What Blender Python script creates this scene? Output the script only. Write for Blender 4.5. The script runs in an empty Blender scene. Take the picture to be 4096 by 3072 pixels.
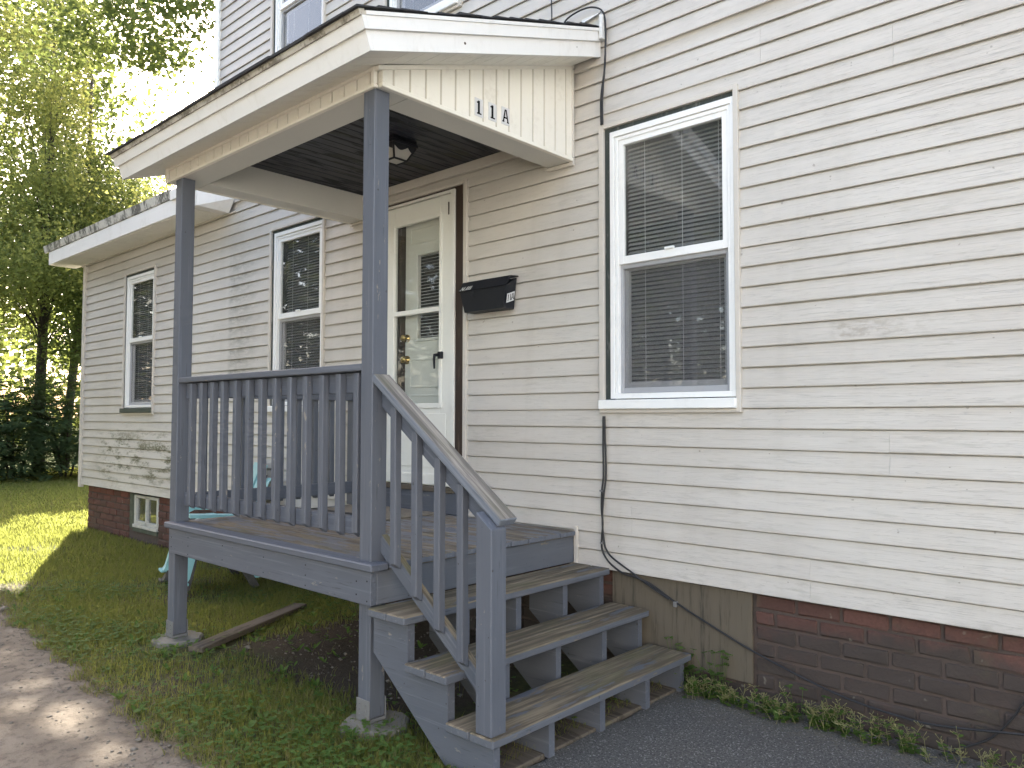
import bpy, math, random
import numpy as np
from mathutils import Matrix, Vector
RAD = math.radians
random.seed(4)
rng = np.random.default_rng(4)
sc = bpy.context.scene
COL = sc.collection

# ------------------------------------------------------------------ camera
YAW, PITCH, ROLL = .7424, .0439, .0012
fwd = Vector((-math.sin(YAW) * math.cos(PITCH), math.cos(YAW) * math.cos(PITCH), math.sin(PITCH)))
rgt = Vector((math.cos(YAW), math.sin(YAW), 0))
upv = rgt.cross(fwd)
cr, sr = math.cos(ROLL), math.sin(ROLL)
rr, uu = rgt * cr + upv * sr, upv * cr - rgt * sr
cam = bpy.data.cameras.new('camera')
cam.sensor_fit = 'HORIZONTAL'
cam.sensor_width = 36.0
cam.lens = 36.0 * 3097.26 / 4096
cam.clip_start, cam.clip_end = .05, 1500
camo = bpy.data.objects.new('camera', cam)
COL.objects.link(camo)
camo.matrix_world = Matrix(((rr.x, uu.x, -fwd.x, 3.4726), (rr.y, uu.y, -fwd.y, -3.6521), (rr.z, uu.z, -fwd.z, .0488), (0, 0, 0, 1)))
sc.camera = camo

# ------------------------------------------------------------------ sky, sun, exposure
SUN_EL = 39.0
SD = Vector((-.914, .405, 0)).normalized() * math.cos(RAD(SUN_EL))
SD.z = math.sin(RAD(SUN_EL))                                   # towards the sun
w = bpy.data.worlds.new('World')
sc.world = w
w.use_nodes = True
wt = w.node_tree
sky = wt.nodes.new('ShaderNodeTexSky')
sky.sky_type = 'NISHITA'
sky.sun_disc = False
sky.sun_elevation = RAD(SUN_EL)
sky.sun_rotation = math.atan2(SD.x, SD.y)
sky.dust_density = 3.0
sky.air_density = 1.0
sky.ozone_density = 1.0
wb = wt.nodes.new('ShaderNodeMix')                                 # the photograph is balanced for the shade
wb.data_type, wb.blend_type = 'RGBA', 'MULTIPLY'
wb.inputs[0].default_value = 1.0
wb.inputs[7].default_value = (1.10, 1.0, .90, 1)
wt.links.new(sky.outputs[0], wb.inputs[6])
wt.links.new(wb.outputs[2], wt.nodes['Background'].inputs[0])
wt.nodes['Background'].inputs[1].default_value = .15
sl = bpy.data.lights.new('sun', 'SUN')
sl.energy = 5.0
sl.angle = RAD(.53)
sl.color = (1.0, .93, .82)
so = bpy.data.objects.new('sun', sl)
COL.objects.link(so)
so.rotation_euler = SD.to_track_quat('Z', 'Y').to_euler()
sc.view_settings.view_transform = 'Standard'
sc.view_settings.look = 'None'
sc.view_settings.exposure = 2.62
sc.view_settings.gamma = 1.0
sc.view_settings.use_curve_mapping = False
sc.cycles.max_bounces = 8
sc.cycles.transparent_max_bounces = 16

# ------------------------------------------------------------------ helpers: objects
WM = {}


def tag(o, label=None, cat=None, group=None, kind=None):
    for k, v in (('label', label), ('category', cat), ('group', group), ('kind', kind)):
        if v:
            o[k] = v
    return o


def place(o, M, parent=None):
    WM[o.name] = M
    if parent is not None:
        o.parent = parent
        o.matrix_parent_inverse = WM[parent.name].inverted()
    o.matrix_basis = M
    return o


def empty(name, loc, label, cat, group=None):
    o = bpy.data.objects.new(name, None)
    o.empty_display_size = .2
    COL.objects.link(o)
    place(o, Matrix.Translation(loc))
    return tag(o, label, cat, group)


class MB:
    def __init__(s):
        s.V, s.F, s.MI, s.mi = [], [], [], 0

    def add(s, vs, fs):
        b = len(s.V)
        s.V += [tuple(v) for v in vs]
        for f in fs:
            s.F.append(tuple(b + i for i in f))
            s.MI.append(s.mi)
        return s

    def hexa(s, p):
        """8 corners: bottom 4 counter-clockwise, then top 4"""
        return s.add(p, [(0, 3, 2, 1), (4, 5, 6, 7), (0, 1, 5, 4), (1, 2, 6, 5), (2, 3, 7, 6), (3, 0, 4, 7)])

    def box(s, x0, x1, y0, y1, z0, z1):
        return s.hexa([(x0, y0, z0), (x1, y0, z0), (x1, y1, z0), (x0, y1, z0),
                       (x0, y0, z1), (x1, y0, z1), (x1, y1, z1), (x0, y1, z1)])

    def cbox(s, x0, x1, y0, y1, z0, z1, c=.003):
        """box with chamfered edges"""
        c = min(c, (x1 - x0) * .4, (y1 - y0) * .4, (z1 - z0) * .4)
        X, Y, Z = (x0, x1), (y0, y1), (z0, z1)
        vs, ix = [], {}
        for i in (0, 1):
            for j in (0, 1):
                for k in (0, 1):
                    sx, sy, sz = (1, -1)[i], (1, -1)[j], (1, -1)[k]
                    for a in range(3):
                        p = [X[i] + sx * c, Y[j] + sy * c, Z[k] + sz * c]
                        p[a] = (X[i], Y[j], Z[k])[a]
                        ix[i, j, k, a] = len(vs)
                        vs.append(p)
        fs = []

        def q(l, n):
            a, b, d = (Vector(vs[l[t]]) for t in (0, 1, 2))
            fs.append(tuple(l) if (b - a).cross(d - a).dot(Vector(n)) > 0 else tuple(l[::-1]))
        for i in (0, 1):
            n = (-1, 1)[i]
            q([ix[i, 0, 0, 0], ix[i, 1, 0, 0], ix[i, 1, 1, 0], ix[i, 0, 1, 0]], (n, 0, 0))
            q([ix[0, i, 0, 1], ix[1, i, 0, 1], ix[1, i, 1, 1], ix[0, i, 1, 1]], (0, n, 0))
            q([ix[0, 0, i, 2], ix[1, 0, i, 2], ix[1, 1, i, 2], ix[0, 1, i, 2]], (0, 0, n))
        for i in (0, 1):
            for j in (0, 1):
                a, b = (-1, 1)[i], (-1, 1)[j]
                q([ix[i, j, 0, 0], ix[i, j, 1, 0], ix[i, j, 1, 1], ix[i, j, 0, 1]], (a, b, 0))
                q([ix[i, 0, j, 0], ix[i, 1, j, 0], ix[i, 1, j, 2], ix[i, 0, j, 2]], (a, 0, b))
                q([ix[0, i, j, 1], ix[1, i, j, 1], ix[1, i, j, 2], ix[0, i, j, 2]], (0, a, b))
                for k in (0, 1):
                    q([ix[i, j, k, 0], ix[i, j, k, 1], ix[i, j, k, 2]], (a, b, (-1, 1)[k]))
        return s.add(vs, fs)

    def prism(s, poly, a, b, axis=1):
        """polygon in the two other axes extruded from a to b along axis"""
        n = len(poly)

        def mk(p, t):
            l = list(p)
            l.insert(axis, t)
            return tuple(l)
        vs = [mk(p, a) for p in poly] + [mk(p, b) for p in poly]
        ar = sum(poly[i][0] * poly[(i + 1) % n][1] - poly[(i + 1) % n][0] * poly[i][1] for i in range(n))
        flip = (ar > 0) != (axis == 1)
        fs = [tuple(range(n))[::-1], tuple(range(n, 2 * n))] + [(i, (i + 1) % n, n + (i + 1) % n, n + i) for i in range(n)]
        if not flip:
            fs = [f[::-1] for f in fs]
        return s.add(vs, fs)

    def tube(s, pts, rad, n=8, cap=True):
        pts = [Vector(p) for p in pts]
        rings = []
        prev = None
        for i, p in enumerate(pts):
            d = (pts[min(i + 1, len(pts) - 1)] - pts[max(i - 1, 0)]).normalized()
            if prev is None:
                prev = d.orthogonal().normalized()
            u = (prev - d * prev.dot(d)).normalized()
            prev = u
            v = d.cross(u)
            r = rad[i] if isinstance(rad, (list, tuple)) else rad
            rings.append([p + (u * math.cos(t) + v * math.sin(t)) * r for t in [2 * math.pi * k / n for k in range(n)]])
        vs = [q for r in rings for q in r]
        fs = [(i * n + k, i * n + (k + 1) % n, (i + 1) * n + (k + 1) % n, (i + 1) * n + k) for i in range(len(pts) - 1) for k in range(n)]
        if cap:
            fs += [tuple(range(n))[::-1], tuple(range((len(pts) - 1) * n, len(pts) * n))]
        return s.add(vs, fs)

    def build(s, name, mats, parent=None, kind=None, label=None, smooth=False, recenter=True):
        me = bpy.data.meshes.new(name)
        V = np.array(s.V)
        c = (V.min(0) + V.max(0)) / 2 if recenter else np.zeros(3)
        me.from_pydata((V - c).tolist(), [], s.F)
        mats = mats if isinstance(mats, (list, tuple)) else [mats]
        for m in mats:
            me.materials.append(m)
        if len(mats) > 1:
            me.polygons.foreach_set('material_index', s.MI)
        if smooth:
            me.polygons.foreach_set('use_smooth', [True] * len(me.polygons))
        me.update()
        o = bpy.data.objects.new(name, me)
        COL.objects.link(o)
        place(o, Matrix.Translation(c), parent)
        return tag(o, label, kind=kind)


_lm = {}


def lumber(name, p0, p1, wid, thk, mat, parent, side=(0, 1, 0), c=.003, label=None):
    """a board from p0 to p1 (centre line); wid measured along side, thk across; local X runs along the grain"""
    p0, p1 = Vector(p0), Vector(p1)
    x = (p1 - p0)
    L = x.length
    x.normalize()
    y = Vector(side)
    y = (y - x * y.dot(x)).normalized()
    z = x.cross(y)
    key = (name, round(L, 3), round(wid, 4), round(thk, 4), mat.name)
    if key not in _lm:
        b = MB().cbox(-L / 2, L / 2, -wid / 2, wid / 2, -thk / 2, thk / 2, c)
        me = bpy.data.meshes.new(name)
        me.from_pydata(b.V, [], b.F)
        me.materials.append(mat)
        _lm[key] = me
    o = bpy.data.objects.new(name, _lm[key])
    COL.objects.link(o)
    m = (p0 + p1) / 2
    place(o, Matrix(((x.x, y.x, z.x, m.x), (x.y, y.y, z.y, m.y), (x.z, y.z, z.z, m.z), (0, 0, 0, 1))), parent)
    return tag(o, label)


def bx(name, x0, x1, y0, y1, z0, z1, mat, parent, c=.003, label=None):
    return MB().cbox(x0, x1, y0, y1, z0, z1, c).build(name, mat, parent, label=label)


def npmesh(name, V, F, mat, parent=None, kind=None):
    """big triangle mesh from numpy arrays"""
    me = bpy.data.meshes.new(name)
    me.vertices.add(len(V))
    me.vertices.foreach_set('co', np.ascontiguousarray(V, np.float32).ravel())
    k = F.shape[1]
    me.loops.add(F.size)
    me.loops.foreach_set('vertex_index', np.ascontiguousarray(F, np.int32).ravel())
    me.polygons.add(len(F))
    me.polygons.foreach_set('loop_start', np.arange(len(F), dtype=np.int32) * k)
    me.update(calc_edges=True)
    me.validate()
    me.materials.append(mat)
    o = bpy.data.objects.new(name, me)
    COL.objects.link(o)
    place(o, Matrix.Identity(4), parent)
    return tag(o, kind=kind)


def rots(nrm, spin):
    """rotation matrices (n,3,3) with local z along nrm"""
    n = nrm / np.linalg.norm(nrm, axis=1)[:, None]
    a = np.where(np.abs(n[:, 2:3]) < .9, np.array([[0, 0, 1.]]), np.array([[1., 0, 0]]))
    u = np.cross(a, n)
    u /= np.linalg.norm(u, axis=1)[:, None]
    v = np.cross(n, u)
    c, s = np.cos(spin)[:, None], np.sin(spin)[:, None]
    return np.stack([u * c + v * s, v * c - u * s, n], 2)


def scatter(tv, tf, pos, rot, scl):
    tv, tf = np.array(tv, float), np.array(tf)
    V = np.einsum('nij,kj->nki', rot, tv) * scl[:, None, None] + pos[:, None, :]
    F = (tf[None] + (np.arange(len(pos)) * len(tv))[:, None, None]).reshape(-1, tf.shape[1])
    return V.reshape(-1, 3), F


# ------------------------------------------------------------------ helpers: materials
class NT:
    def __init__(s, name):
        s.m = bpy.data.materials.new(name)
        s.m.use_nodes = True
        s.t = s.m.node_tree
        s.t.nodes.clear()
        s.out = s.t.nodes.new('ShaderNodeOutputMaterial')

    def n(s, typ, ins=None, **pr):
        nd = s.t.nodes.new('ShaderNode' + typ)
        for k, v in pr.items():
            setattr(nd, k, v)
        for k, v in (ins or {}).items():
            if hasattr(v, 'is_linked'):
                s.t.links.new(v, nd.inputs[k])
            else:
                nd.inputs[k].default_value = v
        return nd

    def mix(s, f, a, b, mode='MIX'):
        c4 = lambda c: tuple(c) + (1,) if isinstance(c, (tuple, list)) and len(c) == 3 else c
        return s.n('Mix', {0: f, 6: c4(a), 7: c4(b)}, data_type='RGBA', blend_type=mode).outputs[2]

    def ma(s, op, a, b=0.0, c=0.0, clamp=False):
        return s.n('Math', {0: a, 1: b, 2: c}, operation=op, use_clamp=clamp).outputs[0]

    def ss(s, v, a, b):
        """smooth step of v from a (0) to b (1)"""
        return s.n('MapRange', {0: v, 1: a, 2: b, 3: 0.0, 4: 1.0}, interpolation_type='SMOOTHSTEP').outputs[0]

    def noise(s, vec, scale=1.0, det=4.0, rough=.55, dist=0.0):
        return s.n('TexNoise', {'Vector': vec, 'Scale': scale, 'Detail': det, 'Roughness': rough, 'Distortion': dist}).outputs[0]

    def vm(s, op, a, b):
        return s.n('VectorMath', {0: a, 1: b}, operation=op).outputs[0]

    def objco(s, scale=(1, 1, 1), off=50.0):
        """object coordinates, scaled, shifted by the object's random number"""
        t = s.n('TexCoord').outputs['Object']
        r = s.n('ObjectInfo').outputs['Random']
        v = s.vm('MULTIPLY', t, scale)
        return s.vm('ADD', v, s.n('CombineXYZ', {0: s.ma('MULTIPLY', r, off), 1: s.ma('MULTIPLY', r, off * .7), 2: s.ma('MULTIPLY', r, off * .3)}).outputs[0])

    def world(s, scale=(1, 1, 1)):
        return s.vm('MULTIPLY', s.n('NewGeometry').outputs['Position'], scale)

    def xyz(s, v):
        return s.n('SeparateXYZ', {0: v}).outputs

    def bump(s, h, dist, strength=1.0):
        return s.n('Bump', {'Height': h, 'Distance': dist, 'Strength': strength}).outputs[0]

    def pbr(s, col, rough=.6, metal=0.0, normal=None, spec=.5, **kw):
        ins = {'Base Color': tuple(col) + (1,) if isinstance(col, (tuple, list)) and len(col) == 3 else col, 'Roughness': rough, 'Metallic': metal, 'Specular IOR Level': spec}
        if normal is not None:
            ins['Normal'] = normal
        b = s.n('BsdfPrincipled', ins)
        s.t.links.new(b.outputs[0], s.out.inputs[0])
        return s.m

    def box(s, X, x0, x1, e):
        return s.ma('MULTIPLY', s.ss(X, x0, x0 + e), s.ma('SUBTRACT', 1.0, s.ss(X, x1 - e, x1)))


def m_siding():
    t = NT('vinyl_siding')
    g = t.n('NewGeometry')
    P = g.outputs['Position']
    X, Y, Z = t.xyz(P)[0], t.xyz(P)[1], t.xyz(P)[2]
    rnd = t.n('ObjectInfo').outputs['Random']
    gv = t.vm('ADD', t.vm('MULTIPLY', P, (2.2, 2.2, 120)), t.n('CombineXYZ', {0: t.ma('MULTIPLY', rnd, 40)}).outputs[0])
    gr = t.noise(gv, 1.0, 3, .5, 1.2)
    gl = t.ss(t.ma('ABSOLUTE', t.ma('SUBTRACT', gr, .5)), .016, 0.0)            # thin embossed grain lines
    big = t.noise(P, 1.1, 3, .6)
    base = t.mix(t.ss(big, .3, .75), (.53, .50, .455), (.475, .44, .395))
    base = t.mix(t.ma('MULTIPLY', rnd, .35), base, (.56, .53, .485))
    dirtm = t.ss(t.noise(t.vm('MULTIPLY', P, (1.3, 1, 5)), 1.0, 4, .6), .42, .72)
    lines = t.ma('MULTIPLY', gl, t.ma('ADD', t.ma('MULTIPLY', dirtm, .5), .16))
    base = t.mix(lines, base, (.27, .26, .235))
    sm = t.noise(t.vm('MULTIPLY', P, (7, 1, 55)), 1.0, 5, .65)
    sm2 = t.ss(t.noise(t.vm('MULTIPLY', P, (2.2, 1, 9)), 1.0, 3, .5), .54, .68)
    base = t.mix(t.ma('MULTIPLY', t.ma('MULTIPLY', sm2, t.ss(sm, .45, .62)), .34), base, (.30, .285, .24))
    # run-off stain left of the middle window
    fr = t.n('Math', {0: t.ma('DIVIDE', Z, .1016)}, operation='FRACT').outputs[0]
    up = t.ss(fr, .15, 1.0)
    s1 = t.ma('MULTIPLY', t.ma('MULTIPLY', t.ss(X, -3.66, -3.58), t.ma('SUBTRACT', 1.0, t.ss(X, -3.45, -2.85))), t.box(Z, .1, 1.85, .4))
    s1 = t.ma('MULTIPLY', s1, t.ma('ADD', t.ma('MULTIPLY', up, .55), .3))
    s1 = t.ma('MULTIPLY', s1, t.ss(t.noise(t.vm('MULTIPLY', P, (9, 1, 30)), 1.0, 5, .7), .32, .62))
    base = t.mix(t.ma('MULTIPLY', s1, .85), base, (.13, .125, .10))
    # mildew low on the left wing
    s2 = t.ma('MULTIPLY', t.box(X, -7.1, -4.2, .5), t.box(Z, -.84, .03, .3))
    n2 = t.noise(t.vm('MULTIPLY', P, (2.2, 1, 9)), 1.0, 6, .7)
    s2 = t.ma('MULTIPLY', s2, t.ss(n2, .47, .60))
    s2 = t.ma('MULTIPLY', s2, t.ss(t.noise(t.vm('MULTIPLY', P, (22, 1, 60)), 1.0, 4, .6), .30, .52))
    base = t.mix(t.ma('MULTIPLY', s2, 1.0, clamp=True), base, (.10, .10, .055))
    # splash dirt at the foot and a brown scuff on the right
    s3 = t.ma('MULTIPLY', t.ss(Z, -.62, -.83), t.ss(t.noise(t.vm('MULTIPLY', P, (6, 1, 20)), 1.0, 5, .7), .5, .75))
    base = t.mix(t.ma('MULTIPLY', s3, .45), base, (.17, .15, .11))
    s4 = t.ma('MULTIPLY', t.ma('MULTIPLY', t.ss(X, 2.12, 2.17), t.ma('SUBTRACT', 1.0, t.ss(X, 2.2, 2.75))), t.box(Z, .41, .505, .02))
    s4 = t.ma('MULTIPLY', s4, t.ss(t.noise(t.vm('MULTIPLY', P, (20, 1, 45)), 1.0, 4, .6), .4, .62))
    base = t.mix(t.ma('MULTIPLY', s4, .5), base, (.25, .21, .16))
    rn = t.ss(t.noise(t.vm('MULTIPLY', P, (6, 1, .45)), 1.0, 4, .6), .5, .75)
    base = t.mix(t.ma('MULTIPLY', rn, .16), base, (.33, .30, .25))
    sp = t.ss(t.noise(P, 38.0, 1, .5), .77, .8)
    base = t.mix(t.ma('MULTIPLY', sp, .5), base, (.14, .12, .09))
    nb = t.bump(t.ma('ADD', t.ma('MULTIPLY', gl, -1.0), t.ma('MULTIPLY', gr, .6)), .0012, .55)
    nw = t.n('Bump', {'Height': t.noise(t.vm('MULTIPLY', P, (1.6, 1, 7)), 1.0, 2), 'Distance': .010, 'Strength': .6, 'Normal': nb}).outputs[0]
    return t.pbr(base, t.ma('ADD', .42, t.ma('MULTIPLY', gr, .2)), normal=nw, spec=.4)


def m_plain(name, col, rough=.5, var=.12, dirt=(.2, .18, .14), dirtamt=.25, scale=6.0, stretch=(1, 1, 1), bump=.0006, metal=0.0, spec=.45, lo=.5, hi=.72):
    t = NT(name)
    P = t.world(stretch)
    a = t.noise(P, scale, 5, .6)
    b = t.noise(P, scale * 7, 4, .6)
    c = t.mix(t.ma('MULTIPLY', a, var * 2), col, tuple(x * .72 for x in col))
    c = t.mix(t.ma('MULTIPLY', t.ss(t.ma('ADD', t.ma('MULTIPLY', a, .6), t.ma('MULTIPLY', b, .4)), lo, hi), dirtamt), c, dirt)
    return t.pbr(c, t.ma('ADD', rough - .08, t.ma('MULTIPLY', b, .2)), metal, t.bump(b, bump), spec)


def m_lumber(name, paint, wood, wear, top=True, rough=.55, scuff=.5):
    """painted board, grain along local X; the paint is gone where the wear mask says so"""
    t = NT(name)
    v = t.objco((1.6, 30, 30))
    v2 = t.objco((2.6, 11, 11), 31)
    g = t.noise(v, 1.0, 6, .65, .6)
    fine = t.noise(t.objco((5, 110, 110)), 1.0, 3, .6, .3)
    big = t.noise(v2, 1.0, 6, .62)
    wd = t.mix(t.ss(g, .40, .62), tuple(x * .42 for x in wood), wood)
    wd = t.mix(t.ma('MULTIPLY', t.ss(fine, .5, .68), .6), wd, tuple(x * .35 for x in wood))
    wd = t.mix(t.ma('MULTIPLY', t.ss(t.noise(t.objco((3, 7, 7), 17), 1.0, 3), .5, .75), .35), wd, (.12, .125, .05))
    pn = t.mix(t.ma('MULTIPLY', g, .5), paint, tuple(x * .8 for x in paint))
    pn = t.mix(t.ma('MULTIPLY', t.ss(big, .35, .75), .35), pn, tuple(x * 1.25 for x in paint))
    crack = t.ma('MULTIPLY', t.ss(fine, .60, .68), t.ss(big, .38, .6))
    pn = t.mix(t.ma('MULTIPLY', crack, .5), pn, tuple(x * .3 for x in paint))
    streak = t.ss(t.noise(t.objco((1.1, 60, 60), 23), 1.0, 4, .6), .55, .7)
    pn = t.mix(t.ma('MULTIPLY', streak, scuff), pn, tuple(min(1, x * 1.5 + .02) for x in paint))
    chip = t.ma('MULTIPLY', t.ss(t.noise(t.objco((9, 26, 26), 41), 1.0, 5, .7), .63, .66), t.ss(big, .5, .6))
    pn = t.mix(t.ma('MULTIPLY', chip, .8), pn, wood)
    nail = t.ss(t.noise(t.objco((1, 1, 1), 9), 55.0, 0, .5), .845, .86)
    pn = t.mix(t.ma('MULTIPLY', nail, .8), pn, (.03, .028, .025))
    m = t.ma('ADD', t.ma('MULTIPLY', big, .72), t.ma('MULTIPLY', g, .28))
    mask = t.ss(m, 1.0 - wear, 1.0 - wear + .06)
    if top:
        nz = t.xyz(t.n('NewGeometry').outputs['True Normal'])[2]
        mask = t.ma('MULTIPLY', mask, t.ss(nz, .3, .8))
    col = t.mix(mask, pn, wd)
    h = t.ma('ADD', t.ma('MULTIPLY', g, .6), t.ma('ADD', t.ma('MULTIPLY', fine, .5), t.ma('MULTIPLY', mask, -.7)))
    return t.pbr(col, t.ma('ADD', rough, t.ma('MULTIPLY', mask, .3)), normal=t.bump(h, .0016, .8), spec=.35)


def m_brick(name, a, b, soot, grime):
    t = NT(name)
    r = t.n('ObjectInfo').outputs['Random']
    P = t.world()
    n1 = t.noise(P, 9.0, 5, .65)
    n2 = t.noise(P, 70.0, 4, .65)
    c = t.mix(r, a, b)
    c = t.mix(t.ma('MULTIPLY', t.ss(n2, .35, .7), .4), c, tuple(x * .5 for x in a))
    Z = t.xyz(P)[2]
    low = t.ma('ADD', t.ss(Z, -.82, -1.02), t.ma('ADD', t.ma('MULTIPLY', t.ma('SUBTRACT', t.noise(P, 2.6, 5, .65), .5), 2.2), t.ma('MULTIPLY', t.ma('SUBTRACT', n1, .5), .8)))
    c = t.mix(t.ma('MULTIPLY', t.ss(low, .2, .9), soot), c, grime)
    c = t.mix(t.ma('MULTIPLY', t.ss(t.noise(P, 5.0, 5, .7), .55, .72), .4), c, (.095, .085, .055))
    spot = t.ss(t.noise(P, 16.0, 2, .4), .71, .75)
    c = t.mix(t.ma('MULTIPLY', spot, .45), c, (.22, .21, .17))
    return t.pbr(c, .85, normal=t.bump(t.ma('ADD', t.ma('MULTIPLY', n1, .5), n2), .004, .8), spec=.25)


def m_leaf(name, c1, c2, trans=.45, tcol=None, rough=.55, dry=0.0):
    t = NT(name)
    r = t.n('NewGeometry').outputs['Random Per Island']
    c = t.mix(r, c1, c2)
    if dry:
        c = t.mix(t.ss(r, 1.0 - dry, 1.0 - dry + .03), c, (.20, .165, .085))
    tc = tcol or tuple(min(1, x * 2.2) for x in c2)
    t2 = t.mix(r, tc, tuple(x * .7 for x in tc))
    d = t.n('BsdfPrincipled', {'Base Color': c, 'Roughness': rough, 'Specular IOR Level': .12})
    tr = t.n('BsdfTranslucent', {'Color': t2})
    mx = t.n('MixShader', {0: trans, 1: d.outputs[0], 2: tr.outputs[0]})
    t.t.links.new(mx.outputs[0], t.out.inputs[0])
    return t.m


def m_glass(name, tint=(.93, .95, .94), ior=1.62, haze=0.0):
    t = NT(name)
    f = t.n('Fresnel', {'IOR': ior}).outputs[0]
    tr = t.n('BsdfTransparent', {'Color': tint + (1,)})
    wav = t.bump(t.noise(t.world(), 2.3, 1), .002, .25)
    gl = t.n('BsdfGlossy', {'Color': (.95, .95, .95, 1), 'Roughness': .015, 'Normal': wav})
    f = t.ma('MULTIPLY', f, t.ma('SUBTRACT', 1.0, t.n('NewGeometry').outputs['Backfacing']))
    a = t.n('MixShader', {0: f, 1: tr.outputs[0], 2: gl.outputs[0]}).outputs[0]
    if haze:
        df = t.n('BsdfDiffuse', {'Color': (.35, .35, .34, 1)})
        a = t.n('MixShader', {0: haze, 1: a, 2: df.outputs[0]}).outputs[0]
    t.t.links.new(a, t.out.inputs[0])
    return t.m


M = {}
M['siding'] = m_siding()
M['jtrim'] = m_plain('beige_trim', (.55, .51, .455), .5, .08, dirtamt=.15)
M['white'] = m_plain('white_vinyl', (.79, .79, .775), .38, .05, dirtamt=.10)
M['doorwhite'] = m_plain('white_door_paint', (.74, .735, .68), .4, .06, dirtamt=.10)
M['dirtywhite'] = m_plain('dirty_white_paint', (.50, .49, .45), .55, .2, (.16, .13, .10), .6, 14)
M['oldwood'] = m_plain('dark_old_casing', (.035, .045, .04), .7, .4, (.3, .29, .26), .55, 14, (1, 1, .25), .002)
M['brownwood'] = m_lumber('brown_casing', (.040, .026, .020), (.11, .08, .062), .47, False, scuff=.15)
M['greenwood'] = m_plain('green_sill_paint', (.045, .06, .045), .65, .3, (.25, .24, .2), .4, 12)
M['fascia'] = m_plain('white_aluminium', (.72, .705, .68), .42, .07, (.30, .26, .2), .22, 5, (1, 1, .5))
M['bouncewall'] = m_plain('pale_bounce_wall', (.72, .73, .73), .7, .08)  # wall of the added house, pale to bounce sunlight onto the siding
M['cream'] = m_plain('cream_vinyl', (.77, .735, .655), .45, .07, (.34, .27, .18), .25, 5)
M['creamdark'] = m_plain('cream_groove', (.50, .45, .37), .55, .1)
M['soffit'] = m_plain('soffit_vinyl', (.76, .735, .67), .5, .08, dirtamt=.22)
M['beam'] = m_plain('beam_cladding', (.58, .565, .52), .42, .04, dirtamt=.06)
M['ellfascia'] = m_plain('mildewed_fascia', (.60, .585, .54), .5, .1, (.035, .035, .03), .9, 5, (1.6, 1, .6), lo=.47, hi=.58)
M['ceiling'] = m_lumber('dark_ceiling_boards', (.019, .021, .031), (.034, .034, .043), .5, False, .45)
PAINT = (.092, .100, .120)
M['paint'] = m_lumber('blue_grey_paint', PAINT, (.27, .24, .20), .33, False)
M['deck'] = m_lumber('worn_deck_paint', (.11, .12, .142), (.215, .18, .135), .54)
M['tread'] = m_lumber('worn_tread_paint', (.100, .108, .126), (.215, .172, .115), .605)
M['rail'] = m_lumber('bare_handrail_wood', (.125, .138, .162), (.31, .275, .235), .68)
M['brick'] = m_brick('dark_brick', (.125, .062, .050), (.085, .046, .038), .95, (.052, .043, .038))
M['brickred'] = m_brick('red_brick', (.15, .055, .042), (.085, .042, .034), .35, (.06, .05, .042))
M['mortar'] = m_plain('brick_mortar', (.082, .060, .050), .9, .35, (.045, .038, .033), .85, 5, (1, 1, 1), .004)
M['ply'] = m_plain('weathered_plywood', (.120, .100, .072), .85, .45, (.028, .024, .019), 1.0, 8, (3.6, 1, .22), .002)
M['galv'] = m_plain('galvanised_steel', (.22, .22, .222), .5, .25, (.2, .12, .07), .35, 20, metal=.4)
M['concrete'] = m_plain('concrete', (.19, .178, .152), .9, .25, (.1, .1, .06), .5, 14, bump=.003)
M['grime'] = m_plain('grimy_edge', (.46, .43, .37), .7, .3, (.10, .085, .06), .85, 9, (1, 1, 1), .003, lo=.44, hi=.6)
M['shingle'] = m_plain('asphalt_shingle', (.045, .045, .05), .95, .3, (.1, .1, .06), .3, 30, bump=.004)
M['flash'] = m_plain('bent_aluminium', (.66, .65, .62), .4, .1, (.1, .1, .08), .4, 14)
M['black'] = m_plain('black_enamel', (.014, .015, .019), .5, .1, (.04, .04, .04), .15, 9, spec=.25)
M['cable'] = m_plain('black_cable', (.016, .016, .018), .5, .1, dirtamt=.1)
M['print'] = m_plain('black_print', (.008, .008, .008), .85, .02, dirtamt=0, spec=.1)
M['plate'] = m_plain('pale_number_plate', (.62, .62, .62), .35, .2, (.4, .4, .4), .5, 25)
M['letter'] = m_plain('white_lettering', (.62, .62, .60), .6, .05, dirtamt=.2)
M['brass'] = m_plain('brass', (.62, .45, .18), .25, .1, (.2, .14, .05), .3, 20, metal=1.0)
M['frost'] = m_plain('frosted_glass', (.42, .40, .36), .35, .1, dirtamt=.1)
M['blind'] = m_plain('blind_slat', (.30, .295, .285), .45, .03, dirtamt=.04)
M['room'] = m_plain('dim_room', (.045, .044, .042), .9, .1, dirtamt=0)  # near-black colour stands in for the unlit depth behind openings
M['screen'] = m_plain('grey_screen_frame', (.34, .345, .36), .45, .08, dirtamt=.15)
M['glass'] = m_glass('window_glass', (.88, .89, .88), 2.0, .07)
M['glasslow'] = m_glass('screened_glass', (.76, .76, .77), 1.85, .10)
M['doorglass'] = m_glass('door_glass', (.92, .93, .92), 1.45, .04)
M['cyan'] = m_plain('turquoise_resin', (.22, .43, .45), .42, .05, (.15, .2, .18), .18, 8)
M['darkresin'] = m_plain('dark_resin', (.055, .052, .05), .55, .15, dirtamt=.3)
M['mat'] = m_plain('worn_doormat', (.20, .17, .13), .95, .3, (.05, .05, .045), .5, 25, bump=.003)
M['rubber'] = m_plain('black_rubber', (.018, .018, .018), .8, .1, dirtamt=.2)
M['plank'] = m_lumber('old_plank', (.105, .086, .066), (.135, .11, .083), .55, False, .8)
M['bark'] = m_plain('bark', (.075, .058, .045), .95, .4, (.03, .026, .02), .5, 16, (1, 1, .3), .015)
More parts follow.
